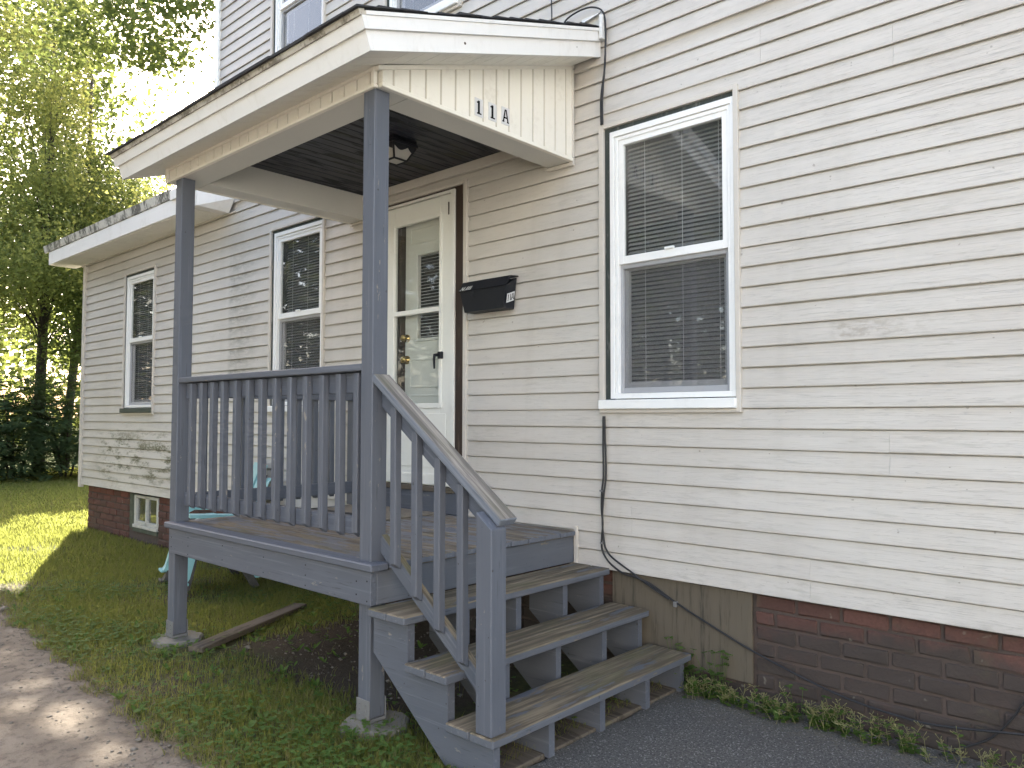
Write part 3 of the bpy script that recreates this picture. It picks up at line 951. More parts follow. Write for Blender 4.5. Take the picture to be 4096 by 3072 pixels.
# deck boards, nosing, rims
y = -1.402
for i in range(10):
    lumber('deck_board', (-1.463 + random.uniform(-.004, .004), y + .067, DZ - .014), (.650 + random.uniform(-.006, .006), y + .067, DZ - .014), .1335, .028, M['deck'], porch, (0, 1, 0), .003)
    y += .1378
lumber('deck_nosing', (-1.484, -1.4565, DZ - .016), (.652, -1.4565, DZ - .016), .101, .036, M['paint'], porch, (0, 1, 0), .006)
lumber('rim_board', (-1.44, -1.471, -.722), (.626, -1.471, -.722), .155, .036, M['paint'], porch, (0, 0, 1), label='front rim board under the deck edge')
b = MB()
for x, zz in ((-1.41, -.70), (-1.41, -.76), (-1.18, -.68), (-1.18, -.73), (-1.18, -.78), (-.75, -.68), (-.75, -.76), (-.3, -.69), (-.3, -.77), (.1, -.68), (.1, -.73), (.1, -.78), (.52, -.7), (.52, -.76), (.60, -.69), (.60, -.78)):
    b.tube([(x, -1.4886, zz), (x, -1.4898, zz)], .004, 6)
b.build('nail_heads', M['print'], porch)
lumber('rim_board', (.607, -1.452, -.722), (.607, -.004, -.722), .155, .036, M['tread'], porch, (0, 0, 1))
lumber('rim_board', (-1.42, -1.452, -.722), (-1.42, -.004, -.722), .155, .036, M['paint'], porch, (0, 0, 1))
for yy in (-1.0, -.55):
    lumber('joist', (-1.40, yy, -.72), (.58, yy, -.72), .15, .036, M['paint'], porch, (0, 0, 1))
bx('end_trim', .628, .655, -.014, .001, -.81, -.585, M['jtrim'], porch)


BAL = {}


def put_bal(x, y, z0, z1, rot=0.0):
    L = z1 - z0
    key = round(L, 3)
    if key not in BAL:
        h = .019
        b = MB()
        lo, c = -L / 2, .004
        prof = [(-h + c, -h), (h - c, -h), (h, -h + c), (h, h - c), (h - c, h), (-h + c, h), (-h, h - c), (-h, -h + c)]
        vs = [(lo + (.024 if q[1] < -h + .01 else 0.0), q[0], q[1]) for q in prof] + [(L / 2, q[0], q[1]) for q in prof]
        fs = [(i, (i + 1) % 8, 8 + (i + 1) % 8, 8 + i) for i in range(8)] + [tuple(range(8))[::-1], tuple(range(8, 16))]
        b.add(vs, fs)
        me = bpy.data.meshes.new('baluster')
        me.from_pydata(b.V, [], b.F)
        me.materials.append(M['paint'])
        BAL[key] = me
    o = bpy.data.objects.new('baluster', BAL[key])
    COL.objects.link(o)
    # local X up, local Z away from the face
    Mx = Matrix(((0, 1, 0, x), (0, 0, 1, y), (1, 0, 0, (z0 + z1) / 2), (0, 0, 0, 1)))
    if rot:
        Mx = Matrix(((0, 0, 1, x), (0, -1, 0, y), (1, 0, 0, (z0 + z1) / 2), (0, 0, 0, 1)))
    place(o, Mx @ Matrix.Rotation(random.uniform(-.006, .006), 4, 'Z'), porch)
    return o


BX = [-1.314, -1.174, -1.034, -.897, -.75, -.608, -.461, -.316, -.17, -.023, .126, .27, .412]
for x in BX:
    put_bal(x + .019 + random.uniform(-.003, .003), -1.424, -.518 + random.uniform(-.006, .006), .262)
xl, xr = P2 + W_, P1
lumber('top_rail', (xl, -1.411, .287), (xr, -1.411, .287), .088, .034, M['paint'], porch, (0, 1, 0), .004)
lumber('sub_rail', (xl, -1.3865, .218), (xr, -1.3865, .218), .098, .036, M['paint'], porch, (0, 0, 1))
lumber('bottom_rail', (xl, -1.3865, -.468), (xr, -1.3865, -.468), .084, .036, M['paint'], porch, (0, 0, 1))
# railing at the far end of the deck
lumber('top_rail', (-1.46, YF + W_, .285), (-1.46, -.03, .285), .088, .034, M['paint'], porch, (1, 0, 0), .004)
lumber('sub_rail', (-1.448, YF + W_, .222), (-1.448, -.10, .222), .085, .036, M['paint'], porch, (0, 0, 1))
lumber('bottom_rail', (-1.448, YF + W_, -.478), (-1.448, -.10, -.478), .088, .036, M['paint'], porch, (0, 0, 1))
for i in range(8):
    put_bal(-1.486, -.264 - i * .1415, -.54, .262, 1)
lumber('rail_post', (-1.455, -.075, DZ), (-1.455, -.075, .268), .088, .070, M['paint'], porch, (1, 0, 0))
# stair railing
SL = -.737
ct = lambda x: .2554 + SL * (x - .585)                             # top of the sloping cap
u = Vector((1, 0, SL)).normalized()
nn = Vector((-u.z, 0, u.x))
pa, pb = Vector((.587, -1.408, ct(.587))) - nn * .018, Vector((1.402, -1.408, ct(1.402))) - nn * .018
lumber('handrail', pa, pb, .094, .036, M['rail'], porch, (0, 1, 0), .004, label='weathered sloping handrail with bare grain')
pa, pb = Vector((.587, -1.384, ct(.587))) - nn * .083, Vector((1.36, -1.384, ct(1.36))) - nn * .083
lumber('sub_rail', pa, pb, .036, .088, M['paint'], porch, (0, 1, 0))
bt = lambda x: -.486 - .768 * (x - .585)
pa, pb = Vector((.589, -1.384, bt(.589))) - nn * .036, Vector((1.299, -1.384, bt(1.299))) - nn * .036
lumber('bottom_rail', pa, pb, .036, .072, M['tread'], porch, (0, 1, 0))
for x, z0 in ((.6965, -.628), (.843, -.748), (.991, -.862), (1.132, -.967)):
    put_bal(x + .019, -1.422, z0, ct(x + .03) - .055)
b = MB()
x0, x1, y0, y1 = 1.300, 1.386, -1.494, -1.408
hz = lambda x: ct(x) - .047
b.hexa([(x0, y0, -1.172), (x1, y0, -1.172), (x1, y1, -1.172), (x0, y1, -1.172), (x0, y0, hz(x0)), (x1, y0, hz(x1)), (x1, y1, hz(x1)), (x0, y1, hz(x0))])
# turned so that the grain runs along local X
V = np.array(b.V)
c = V.mean(0)
me = bpy.data.meshes.new('newel_post')
me.from_pydata([(v[2] - c[2], v[0] - c[0], v[1] - c[1]) for v in V], [], b.F)
me.materials.append(M['paint'])
o = bpy.data.objects.new('newel_post', me)
COL.objects.link(o)
place(o, Matrix(((0, 1, 0, c[0]), (0, 0, 1, c[1]), (1, 0, 0, c[2]), (0, 0, 0, 1))), porch)
bv = o.modifiers.new('edge', 'BEVEL')
bv.width, bv.segments = .004, 1
# treads (two boards each), stringers, base
for xb, xf, zt in ((.632, .888, -.8003), (.887, 1.147, -.9895), (1.136, 1.403, -1.172)):
    m2 = (xb + xf) / 2
    for a, c in ((xb, m2 - .002), (m2 + .003, xf)):
        e0 = -1.504 + random.uniform(-.008, .004)
        lumber('tread', ((a + c) / 2, e0, zt - .018 + random.uniform(-.001, .001)), ((a + c) / 2, -.008 + random.uniform(-.006, .004), zt - .018), c - a, .036, M['tread'], porch, (1, 0, 0), .005)
prof = [(.629, -.838), (.866, -.838), (.866, -1.027), (1.120, -1.027), (1.120, -1.210), (1.376, -1.210), (1.376, -1.359), (1.10, -1.359), (.629, -1.003)]
for yc in (-.064, -.39, -.76, -1.12, -1.452):
    MB().prism(prof, yc - .019, yc + .019, axis=1).build('stringer', M['paint'], porch)
MB().cbox(1.17, 1.352, -1.43, -.012, -1.372, -1.346, .004).build('base_board', M['plank'], porch)
# ---- roof
AL = math.atan(.334)
ca, sa = math.cos(AL), math.sin(AL)


def Rp(x, s, n):
    return (x, -1.684 + s * ca - n * sa, 1.615 + s * sa + n * ca)


def rbox(b, x0, x1, s0, s1, n0, n1, wall=False):
    """box in roof coordinates; with wall the far end is cut vertically at the wall"""
    e = (lambda n: (1.684 - .002 + n * sa) / ca) if wall else (lambda n: s1)
    return b.hexa([Rp(x0, s0, n0), Rp(x1, s0, n0), Rp(x1, e(n0), n0), Rp(x0, e(n0), n0), Rp(x0, s0, n1), Rp(x1, s0, n1), Rp(x1, e(n1), n1), Rp(x0, e(n1), n1)])


RX0, RX1 = -1.86, .846
rbox(MB(), RX0, RX1, 0, .02, .085, .140).build('fascia', M['fascia'], porch)
rbox(MB(), RX0, RX1, -.010, .02, .1405, .166).build('drip_edge', M['grime'], porch, label='grimy edge strip under the porch shingles')
rbox(MB(), RX0 + .016, RX1 - .016, .015, .035, 0, .0845).build('fascia', M['fascia'], porch)
for x0, x1, q in ((RX1 - .02, RX1, 1), (RX0, RX0 + .02, -1)):
    rbox(MB(), x0, x1, .0205, 0, .085, .140, True).build('rake_board', M['fascia'], porch)
    rbox(MB(), x0 - (.006 if q < 0 else 0), x1 + (.006 if q > 0 else 0), .021, 0, .1405, .157, True).build('drip_edge', M['fascia'], porch)
    rbox(MB(), x0 - q * .016, x1 - q * .016, .0355, 0, 0, .0845, True).build('rake_board', M['fascia'], porch)
b = MB()
rbox(b, RX0 - .01, RX1 + .004, -.016, 0, .1665, .1685, True)
for r in range(15):
    x = RX0 - .014 - random.random() * .1
    while x < RX1 + .012:
        a, c = max(x, RX0 - .016), min(x + .3, RX1 + .012 + random.uniform(-.004, .006))
        if c - a > .03:
            s0 = -.026 + r * .125 + random.uniform(-.006, .006)
            h = random.uniform(.001, .005)
            p0, p1 = .168, .169
            b.hexa([Rp(a, s0, p0), Rp(c, s0, p0), Rp(c, s0 + .16, p0), Rp(a, s0 + .16, p0), Rp(a, s0, .175 + h), Rp(c, s0, .175 + h), Rp(c, s0 + .16, p1), Rp(a, s0 + .16, p1)])
        x += .303
b.build('shingles', M['shingle'], porch, kind='stuff')
# soffits: grooved strips
for i in range(26):
    x = -1.84 + i * .1027
    rbox(MB(), x, min(x + .099, RX1 - .036), .036, .262, .004, .010).build('soffit_panel', M['soffit'], porch)
for x0, x1 in ((.632, RX1 - .037), (RX0 + .037, -1.63)):
    for i in range(14):
        s = .265 + i * .1054
        s1 = min(s + .102, 1.77)
        rbox(MB(), x0, x1, s, s1, .004, .010).build('soffit_panel', M['soffit'], porch)
rbox(MB(), RX0 + .03, RX1 - .03, .03, 0, .012, .03, True).build('roof_sheathing', M['creamdark'], porch)
# gable panels (vertical planks), front frieze
gt = lambda y: 1.690 + .3425 * (y + 1.46)
for xg, q in ((.6255, 1), (-1.6225, -1)):
    y0 = -1.475
    xa, xb2 = (xg - .010, xg) if q > 0 else (xg, xg + .010)
    MB().hexa([(xa - .004 * q, -1.45, 1.606), (xb2 - .004 * q, -1.45, 1.606), (xb2 - .004 * q, -.003, 1.606), (xa - .004 * q, -.003, 1.606),
               (xa - .004 * q, -1.45, gt(-1.45)), (xb2 - .004 * q, -1.45, gt(-1.45)), (xb2 - .004 * q, -.003, gt(0)), (xa - .004 * q, -.003, gt(0))]).build('gable_backing', M['creamdark'], porch)
    while y0 < -.01:
        a, c = max(y0, -1.44), min(y0 + .0885, -.012)
        if c - a > .01:
            MB().hexa([(xa, a, 1.612), (xb2, a, 1.612), (xb2, c, 1.612), (xa, c, 1.612), (xa, a, gt(a) - .01), (xb2, a, gt(a) - .01), (xb2, c, gt(c) - .01), (xa, c, gt(c) - .01)]).build('gable_plank', M['cream'], porch)
        y0 += .1005
    xo = xg + .008 * q
    xs_ = sorted((xo, xo - .03 * q))
    bx('gable_trim', xs_[0], xs_[1], -1.452, -.001, 1.594, 1.616, M['cream'], porch)
    b = MB()
    b.hexa([(xs_[0], -1.475, gt(-1.475) - .022), (xs_[1], -1.475, gt(-1.475) - .022), (xs_[1], -.002, gt(0) - .022), (xs_[0], -.002, gt(0) - .022),
            (xs_[0], -1.475, gt(-1.475)), (xs_[1], -1.475, gt(-1.475)), (xs_[1], -.002, gt(0)), (xs_[0], -.002, gt(0))])
    b.build('gable_trim', M['cream'], porch)
    bx('corner_trim', xs_[0] - .001, xs_[1] + .001, -1.452, -1.436, 1.6165, gt(-1.45) - .024, M['cream'], porch)
    bx('corner_trim', xs_[0] - .001, xs_[1] + .001, -.018, -.001, 1.57, gt(-.018) - .024, M['jtrim'], porch)
MB().cbox(-1.60, .605, -1.458, -1.452, 1.606, 1.684, .001).build('frieze_backing', M['creamdark'], porch)
x = -1.595
while x < .60:
    MB().cbox(x, min(x + .090, .602), -1.467, -1.4585, 1.612, 1.674, .0015).build('frieze_plank', M['cream'], porch)
    x += .1027
bx('frieze_trim', -1.63, .600, -1.476, -1.45, 1.594, 1.6115, M['cream'], porch)
bx('frieze_trim', -1.63, .600, -1.476, -1.455, 1.6745, 1.692, M['cream'], porch)
bx('corner_trim', .578, .604, -1.480, -1.466, 1.608, 1.682, M['cream'], porch)
bx('corner_trim', -1.634, -1.606, -1.480, -1.449, 1.594, 1.69, M['cream'], porch)
b = MB()
b.tube([(.35, -1.60, 1.672), (.50, -1.52, 1.692), (.62, -1.48, 1.70)], .008, 6)
b.build('loose_trim', M['cream'], porch, label='loose strip of vinyl trim hanging off the roof corner')
# beams
bx('beam', .428, .614, -1.272, -.004, 1.598, 1.83, M['beam'], porch)
bx('beam', -1.606, .6145, -1.450, -1.274, 1.597, 1.66, M['beam'], porch)
bx('beam', -1.606, .6145, -1.444, -1.275, 1.661, 1.67, M['beam'], porch)
bx('beam', -1.612, -1.45, -1.272, -.004, 1.598, 1.83, M['beam'], porch)
bx('beam', -1.60, .60, -1.300, -1.2735, 1.6605, 1.80, M['beam'], porch)
bx('beam_clip', .40, .427, -.014, -.001, 1.585, 1.70, M['jtrim'], porch)
bx('beam_clip', .4275, .628, -.014, -.004, 1.572, 1.596, M['jtrim'], porch)
bx('beam_clip', -1.60, -1.449, -.014, -.004, 1.580, 1.596, M['jtrim'], porch)
bx('ceiling_trim', -1.449, .427, -.03, -.002, 1.725, 1.788, M['jtrim'], porch)
x = -1.449
while x < .425:
    lumber('ceiling_board', (x + .0415, -1.275, 1.797), (x + .0415, -.002, 1.797 + random.uniform(-.0012, .0012)), .0815, .014, M['ceiling'], porch, (1, 0, 0), .004)
    x += .0835
bx('ceiling_backing', -1.449, .427, -1.274, -.002, 1.806, 1.815, M['room'], porch)


# house number on the gable
def glyph1(b, xf, yc, zc, h, t):
    w_ = h * .13
    b.box(xf, xf + t, yc - w_, yc + w_ * .55, zc - h / 2, zc + h / 2)
    b.box(xf, xf + t, yc - h * .22, yc + h * .24, zc - h / 2, zc - h / 2 + h * .10)
    b.box(xf, xf + t, yc - h * .24, yc - w_, zc + h * .30, zc + h * .41)


def glyphA(b, xf, yc, zc, h, t):
    hw, s = h * .33, h * .14
    for q in (-1, 1):
        b.prism([(yc + q * hw, zc - h / 2), (yc + q * (hw - s), zc - h / 2), (yc - q * s * .05, zc + h / 2), (yc + q * s * .75, zc + h / 2)], xf, xf + t, axis=0)
    b.box(xf, xf + t, yc - hw * .6, yc + hw * .6, zc - h * .20, zc - h * .08)
    for q in (-1, 1):
        b.box(xf, xf + t, yc + q * (hw - s * .5) - s * .8, yc + q * (hw - s * .5) + s * .8, zc - h / 2, zc - h * .42)


for i, (yc, zc, ch) in enumerate(((-.812, 1.684, '1'), (-.709, 1.690, '1'), (-.607, 1.698, 'A'))):
    pl = bx('number_plate', .6262, .6290, yc - .031, yc + .031, zc - .048, zc + .048, M['plate'], porch, .0005,
            label=('pale plate with the left 1 of 11A', 'pale plate with the middle 1 of 11A', 'pale plate with the letter A of 11A')[i])
    b = MB()
    (glyph1 if ch == '1' else glyphA)(b, .6291, yc, zc, .072, .001)
    b.build('character', M['print'], pl)
# nail hole in the rake
b = MB()
p = Rp(RX1 - .016, .62, .045)
b.tube([p, (p[0] + .0012, p[1], p[2])], .007, 8)
p = Rp(RX1 - .016, 1.55, .05)
b.tube([p, (p[0] + .0012, p[1], p[2])], .003, 6)
b.build('nail_hole', M['brownwood'], porch)
# flashing where the roof meets the wall
b = MB()
b.hexa([(.62, -.035, 2.385), (.845, -.05, 2.41), (.845, -.012, 2.44), (.62, -.012, 2.415), (.62, -.035, 2.39), (.845, -.05, 2.416), (.845, -.012, 2.446), (.62, -.012, 2.42)])
b.cbox(.852, .874, -.05, -.012, 2.26, 2.405, .002)
b.cbox(.70, .86, -.016, -.012, 2.36, 2.44, .001)
b.build('flashing', M['flash'], porch)

# ------------------------------------------------------------------ ceiling lamp
lx, ly, hw = -.317, -.609, .0955
lamp = empty('ceiling_lamp', (lx, ly, 1.79), 'black square lantern with frosted panes under the porch ceiling', 'lamp')
b = MB()
b.cbox(lx - hw, lx + hw, ly - hw, ly + hw, 1.765, 1.7895, .004)
b.cbox(lx - hw - .007, lx + hw + .007, ly - hw - .007, ly + hw + .007, 1.745, 1.7645, .003)
b.build('canopy', M['black'], lamp)
zt, zb, ht, hb = 1.744, 1.662, .090, .050
b = MB()
for a in range(4):
    c, s = math.cos(a * math.pi / 2), math.sin(a * math.pi / 2)
    rot = lambda px, py, z: (lx + c * px - s * py, ly + s * px + c * py, z)
    b.tube([rot(ht, ht, zt), rot(hb, hb, zb)], .007, 6)
    b.tube([rot(hb, hb, zb), rot(-hb, hb, zb)], .007, 6)
    N_ = 13                                                        # scalloped skirt
    for k in range(N_ - 1):
        def sk(k):
            f = k / (N_ - 1)
            d = .012 + .022 * abs(math.cos(f * math.pi * 1.5))
            hh = ht - (ht - hb) * d / (zt - zb)
            return (-1 + 2 * f) * hh, hh, zt - d, d
        xa, ha, za, _ = sk(k)
        xb_, hb_, zb_, _ = sk(k + 1)
        b.add([rot((-1 + 2 * k / (N_ - 1)) * ht, ht + .003, zt), rot((-1 + 2 * (k + 1) / (N_ - 1)) * ht, ht + .003, zt), rot(xb_, hb_ + .003, zb_), rot(xa, ha + .003, za)], [(0, 1, 2, 3)])
b.build('frame', M['black'], lamp)
b = MB()
b.hexa([(lx - hb, ly - hb, zb), (lx + hb, ly - hb, zb), (lx + hb, ly + hb, zb), (lx - hb, ly + hb, zb), (lx - ht, ly - ht, zt), (lx + ht, ly - ht, zt), (lx + ht, ly + ht, zt), (lx - ht, ly + ht, zt)])
b.build('shade', M['frost'], lamp)

# ------------------------------------------------------------------ mailbox
mbx = empty('mailbox', (-.03, -.003, .75), 'black metal wall mailbox lettered MAIL beside the door', 'mailbox')
b = MB()
b.hexa([(-.205, -.110, .744), (.150, -.110, .744), (.150, -.014, .744), (-.205, -.014, .744),
        (-.235, -.122, .880), (.174, -.122, .880), (.174, -.014, .944), (-.235, -.014, .944)])
b.build('body', M['black'], mbx)
b = MB()
b.prism([(-.010, .956), (-.082, .951), (-.130, .884), (-.127, .881), (-.126, .884), (-.080, .945), (-.010, .949)], -.247, .186, axis=0)
b.build('lid', M['black'], mbx)
b = MB()
b.tube([(-.12, -.126, .90), (-.122, -.132, .86), (-.112, -.132, .83), (-.104, -.13, .86), (-.108, -.126, .90)], .002, 5)
b.build('clasp', M['black'], mbx)
lab = MB().box(.1700, .1715, -.1, -.030, .785, .842)
lab.V = [(v[0] + (v[2] - .744) * .149 - .0128, v[1], v[2] + (v[1] + .07) * .35) for v in lab.V]
pl = lab.build('number_label', M['plate'], mbx)
b = MB()
t_ = .0006
for yc in (-.088, -.067):
    b.box(.1716, .1716 + t_, yc - .003, yc + .003, .793, .834)
glyphA(b, .1716, -.047, .8135, .041, t_)
b.V = [(v[0] + (v[2] - .744) * .149 - .0126, v[1], v[2] + (v[1] + .07) * .35) for v in b.V]
b.build('character', M['print'], pl)
# MAIL lettering on the sloping lid front, as small raised strokes
b = MB()


def stroke(x0, z0, x1, z1, wd):
    b2 = [(x0 - wd, z0), (x0 + wd, z0), (x1 + wd, z1), (x1 - wd, z1)]
    b.prism(b2, 0, .0006, axis=1)


h = .034
stroke(.000, 0, .010, h, .0012); stroke(.010, h, .016, .006, .0030); stroke(.016, .006, .032, h, .0012); stroke(.024, 0, .033, h, .0030)
stroke(.040, 0, .060, h, .0012); stroke(.056, 0, .062, h, .0032); stroke(.047, .010, .058, .012, .001)
stroke(.072, 0, .080, h, .0032); stroke(.088, 0, .096, h, .0032); stroke(.088, .001, .106, .003, .0025)
for xx in (0, .024, .040, .056, .072, .088):
    b.prism([(xx - .006, 0), (xx + .006, 0), (xx + .0065, .003), (xx - .0055, .003)], 0, .0006, axis=1)
sl_ = (.951 - .884) / .048
b.V = [(-.226 + v[0] + v[1] * 0, -.128 + .0012 + v[2] * .55 - .0035 - v[1], .8875 + v[2] * .80) for v in b.V]
b.build('lettering', M['letter'], mbx)

# ------------------------------------------------------------------ doormat, cables, plank
mt = empty('doormat', (-.9, -.3, DZ), 'flattened brown doormat on the porch deck below the door', 'doormat')
MB().cbox(-1.31, -.50, -.52, -.06, DZ + .001, DZ + .012, .003).build('mat_pad', M['mat'], mt)
b = MB()
b.cbox(-1.33, -.60, -.56, -.50, DZ + .0015, DZ + .018, .003)
b.cbox(-1.33, -.60, -.585, -.57, DZ + .0015, DZ + .014, .003)
b.build('rubber_edge', M['rubber'], mt)


def spline(pts, n=8):
    pts = [Vector(p) for p in pts]
    out = []
    for i in range(len(pts) - 1):
        p0, p1, p2, p3 = pts[max(i - 1, 0)], pts[i], pts[i + 1], pts[min(i + 2, len(pts) - 1)]
        for k in range(n):
            t = k / n
            out.append(.5 * ((2 * p1) + (p2 - p0) * t + (2 * p0 - 5 * p1 + 4 * p2 - p3) * t * t + (3 * p1 - p0 - 3 * p2 + p3) * t ** 3))
    return out + [pts[-1]]


Yc = -.022
cb = empty('cable', (.85, -.02, -.7), 'twin black cables running down the siding and along the foundation', 'cable')
MB().tube(spline([(.853, Yc, .06), (.851, Yc, -.10), (.853, Yc, -.275), (.842, Yc, -.364), (.838, Yc, -.46), (.846, Yc, -.56), (.840, Yc, -.626), (.842, Yc, -.70), (.888, Yc, -.765), (.982, Yc, -.815), (1.063, Yc, -.825), (1.15, .01, -.86), (1.294, .015, -.932),
                 (1.509, .012, -1.018), (1.763, .012, -1.112), (2.136, .01, -1.213), (2.439, 0, -1.243), (2.616, 0, -1.232), (2.9, 0, -1.19), (3.3, 0, -1.16)]), .0055, 6).build('cable_run', M['cable'], cb, smooth=True)
MB().tube(spline([(.862, Yc, .06), (.864, Yc, -.06), (.870, Yc, -.20), (.868, Yc, -.30), (.852, Yc, -.40), (.846, Yc - .003, -.52), (.850, Yc, -.62), (.867, Yc, -.693), (.919, Yc, -.742), (1.053, Yc, -.808), (1.10, -.002, -.845), (1.16, .0, -.873), (1.26, .004, -.92)]), .0055, 6).build('cable_run', M['cable'], cb, smooth=True)
MB().tube(spline([(.476, Yc, 3.2), (.470, Yc, 2.8), (.474, Yc, 2.50)]), .004, 6).build('cable_run', M['cable'], cb, smooth=True)
MB().tube(spline([(.545, -.02, 2.43), (.60, -.03, 2.475), (.706, -.03, 2.492), (.80, -.03, 2.475), (.868, -.03, 2.42), (.882, -.024, 2.30), (.872, Yc, 2.10), (.856, Yc, 1.92), (.856, Yc, 1.758)]), .0055, 6).build('cable_run', M['cable'], cb, smooth=True)
MB().tube(spline([(.878, -.02, 2.26), (.872, Yc + .002, 2.10), (.846, Yc, 1.92), (.846, Yc, 1.758)]), .0055, 6).build('cable_run', M['cable'], cb, smooth=True)
b = MB()
b.cbox(1.284, 1.304, .004, .026, -.955, -.928, .002)
b.cbox(.83, .852, -.03, -.012, -.668, -.658, .001)
b.cbox(.828, .848, -.03, -.012, -.372, -.362, .001)
b.build('cable_clip', M['galv'], cb)
c2 = MB().tube(spline([(3.2, .02, -.9), (2.95, .02, -1.0), (2.866, .02, -1.066), (2.823, .02, -1.14), (2.769, .02, -1.216), (2.725, .02, -1.26), (2.64, .01, -1.31), (2.56, -.02, -1.352)]), .005, 6).build('thin_cable', M['cable'], smooth=True)
tag(c2, 'thin black cable curving down the dark brick at the right edge', 'cable')
pk = lumber('plank', (-1.10, -1.47, -1.338), (-1.59, -.44, -1.338), .105, .036, M['plank'], None, (1, .4, 0), .005)
tag(pk, 'old brown plank lying on the soil under the porch', 'plank')


# ------------------------------------------------------------------ stacked garden chairs
def chair(ox, oy, oz, ang, mat, label):
    """moulded garden armchair; local -Y is the front"""
    root = empty('garden_chair', (ox, oy, oz), label, 'chair', 'stacked garden chairs')
    ca_, sa_ = math.cos(ang), math.sin(ang)

    def fin(b, nm):
        b.V = [(ox + ca_ * v[0] - sa_ * v[1], oy + sa_ * v[0] + ca_ * v[1], oz + v[2]) for v in b.V]
        return b.build(nm, mat, root)
    for q in (-1, 1):
        # front leg: broad curved shell that sweeps up into the arm
        b = MB()
        pts = [(-.31, .02, .13), (-.29, .05, .125), (-.25, .20, .11), (-.22, .36, .095), (-.17, .50, .09), (-.08, .545, .09)]
        vs, fs = [], []
        for yy, zz, wd in pts:
            xo = q * (.36 - .10 * (zz / .55) * .3)
            vs += [(xo + q * .025, yy, zz), (xo - q * wd * .8, yy - .012, zz), (xo - q * wd * .8, yy + .05, zz), (xo + q * .025, yy + .06, zz)]
        for i in range(len(pts) - 1):
            for k in range(4):
                fs.append((4 * i + k, 4 * i + (k + 1) % 4, 4 * i + 4 + (k + 1) % 4, 4 * i + 4 + k))
        fs += [(3, 2, 1, 0), tuple(4 * (len(pts) - 1) + k for k in range(4))]
        b.add(vs, fs if q > 0 else [f[::-1] for f in fs])
        b.cbox(q * .345 - .065, q * .345 + .065, -.335, -.24, .0, .022, .005)
        fin(b, 'leg')
        b = MB()
        xo = q * .335
        b.hexa([(xo - .045, .12, .24), (xo + .045, .12, .24), (xo + .045, .17, .24), (xo - .045, .17, .24), (xo - .05, -.10, .37), (xo + .05, -.10, .37), (xo + .05, -.02, .37), (xo - .05, -.02, .37)])
        b.hexa([(xo - .03, .27, .0), (xo + .03, .27, .0), (xo + .03, .33, .0), (xo - .03, .33, .0), (xo - .045, .12, .25), (xo + .045, .12, .25), (xo + .045, .19, .25), (xo - .045, .19, .25)])
        fin(b, 'rear_leg')
        b = MB()
        b.hexa([(xo - .06, -.24, .53), (xo + .07, -.24, .53), (xo + .055, .26, .50), (xo - .03, .26, .50), (xo - .06, -.24, .555), (xo + .07, -.24, .555), (xo + .055, .26, .525), (xo - .03, .26, .525)])
        fin(b, 'arm')
    for i in range(5):
        y0 = -.26 + i * .088
        z0 = .36 - i * .028
        b = MB()
        b.hexa([(-.27, y0, z0), (.27, y0, z0), (.27, y0 + .08, z0 - .024), (-.27, y0 + .08, z0 - .024), (-.27, y0, z0 + .018), (.27, y0, z0 + .018), (.27, y0 + .08, z0 - .006), (-.27, y0 + .08, z0 - .006)])
        fin(b, 'seat_slat')
    for i in range(5):
        k = i - 2
        x0, x1 = k * .088, k * .122
        tp = .95 - .035 * k * k
        b = MB()
        yb, yt = .16, .41
        b.hexa([(x0 - .040, yb, .24), (x0 + .040, yb, .24), (x0 + .040, yb + .018, .23), (x0 - .040, yb + .018, .23),
                (x1 - .056, yt, tp - .012 * k), (x1 + .056, yt, tp + .0 - .012 * -k * -1), (x1 + .056, yt + .018, tp), (x1 - .056, yt + .018, tp)])
        fin(b, 'back_slat')
    b = MB()
    b.cbox(-.30, .30, .285, .31, .54, .60, .004)
    fin(b, 'back_rail')
    return root


ANG = RAD(-14)
chair(-2.90, -.50, GZ + .0, ANG, M['darkresin'], 'dark resin garden chair underneath the turquoise one behind the porch')
chair(-2.90, -.50, GZ + .085, ANG, M['cyan'], 'turquoise resin garden chair stacked on a dark one behind the porch')

# ------------------------------------------------------------------ trees, shrubs
MAPLE = [(0, 0, 0), (.06, -.35, 0), (.30, -.30, -.04), (.26, -.08, 0), (.52, .10, -.06), (.24, .22, 0), (.22, .42, 0), (0, .75, -.08),
         (-.22, .42, 0), (-.24, .22, 0), (-.52, .10, -.06), (-.26, -.08, 0), (-.30, -.30, -.04), (-.06, -.35, 0)]
MAPLEF = [(0, i, i + 1) for i in range(1, 13)] + [(0, 13, 1)]
STAR = [(0, 0, .03), (0, -.32, 0), (.46, -.02, -.06), (.17, .16, 0), (0, .72, -.07), (-.17, .16, 0), (-.46, -.02, -.06)]
STARF = [(0, i, i % 6 + 1) for i in range(1, 7)]
DIAM = [(0, -.5, 0), (.3, 0, -.05), (0, .5, 0), (-.3, 0, -.05)]
DIAMF = [(0, 1, 2), (0, 2, 3)]
sdv = np.array(SD)


def clumps(blobs, ncl):
    vol = np.array([r[0] * r[1] * r[2] for _, r in blobs])
    wt_ = vol ** .72
    idx = rng.choice(len(blobs), ncl, p=wt_ / wt_.sum())
    d = rng.normal(size=(ncl, 3))
    d /= np.linalg.norm(d, axis=1)[:, None]
    rad = rng.random(ncl) ** (1 / 2.4)
    C = np.array([blobs[i][0] for i in idx], float)
    Rr = np.array([blobs[i][1] for i in idx], float)
    return C + d * rad[:, None] * Rr


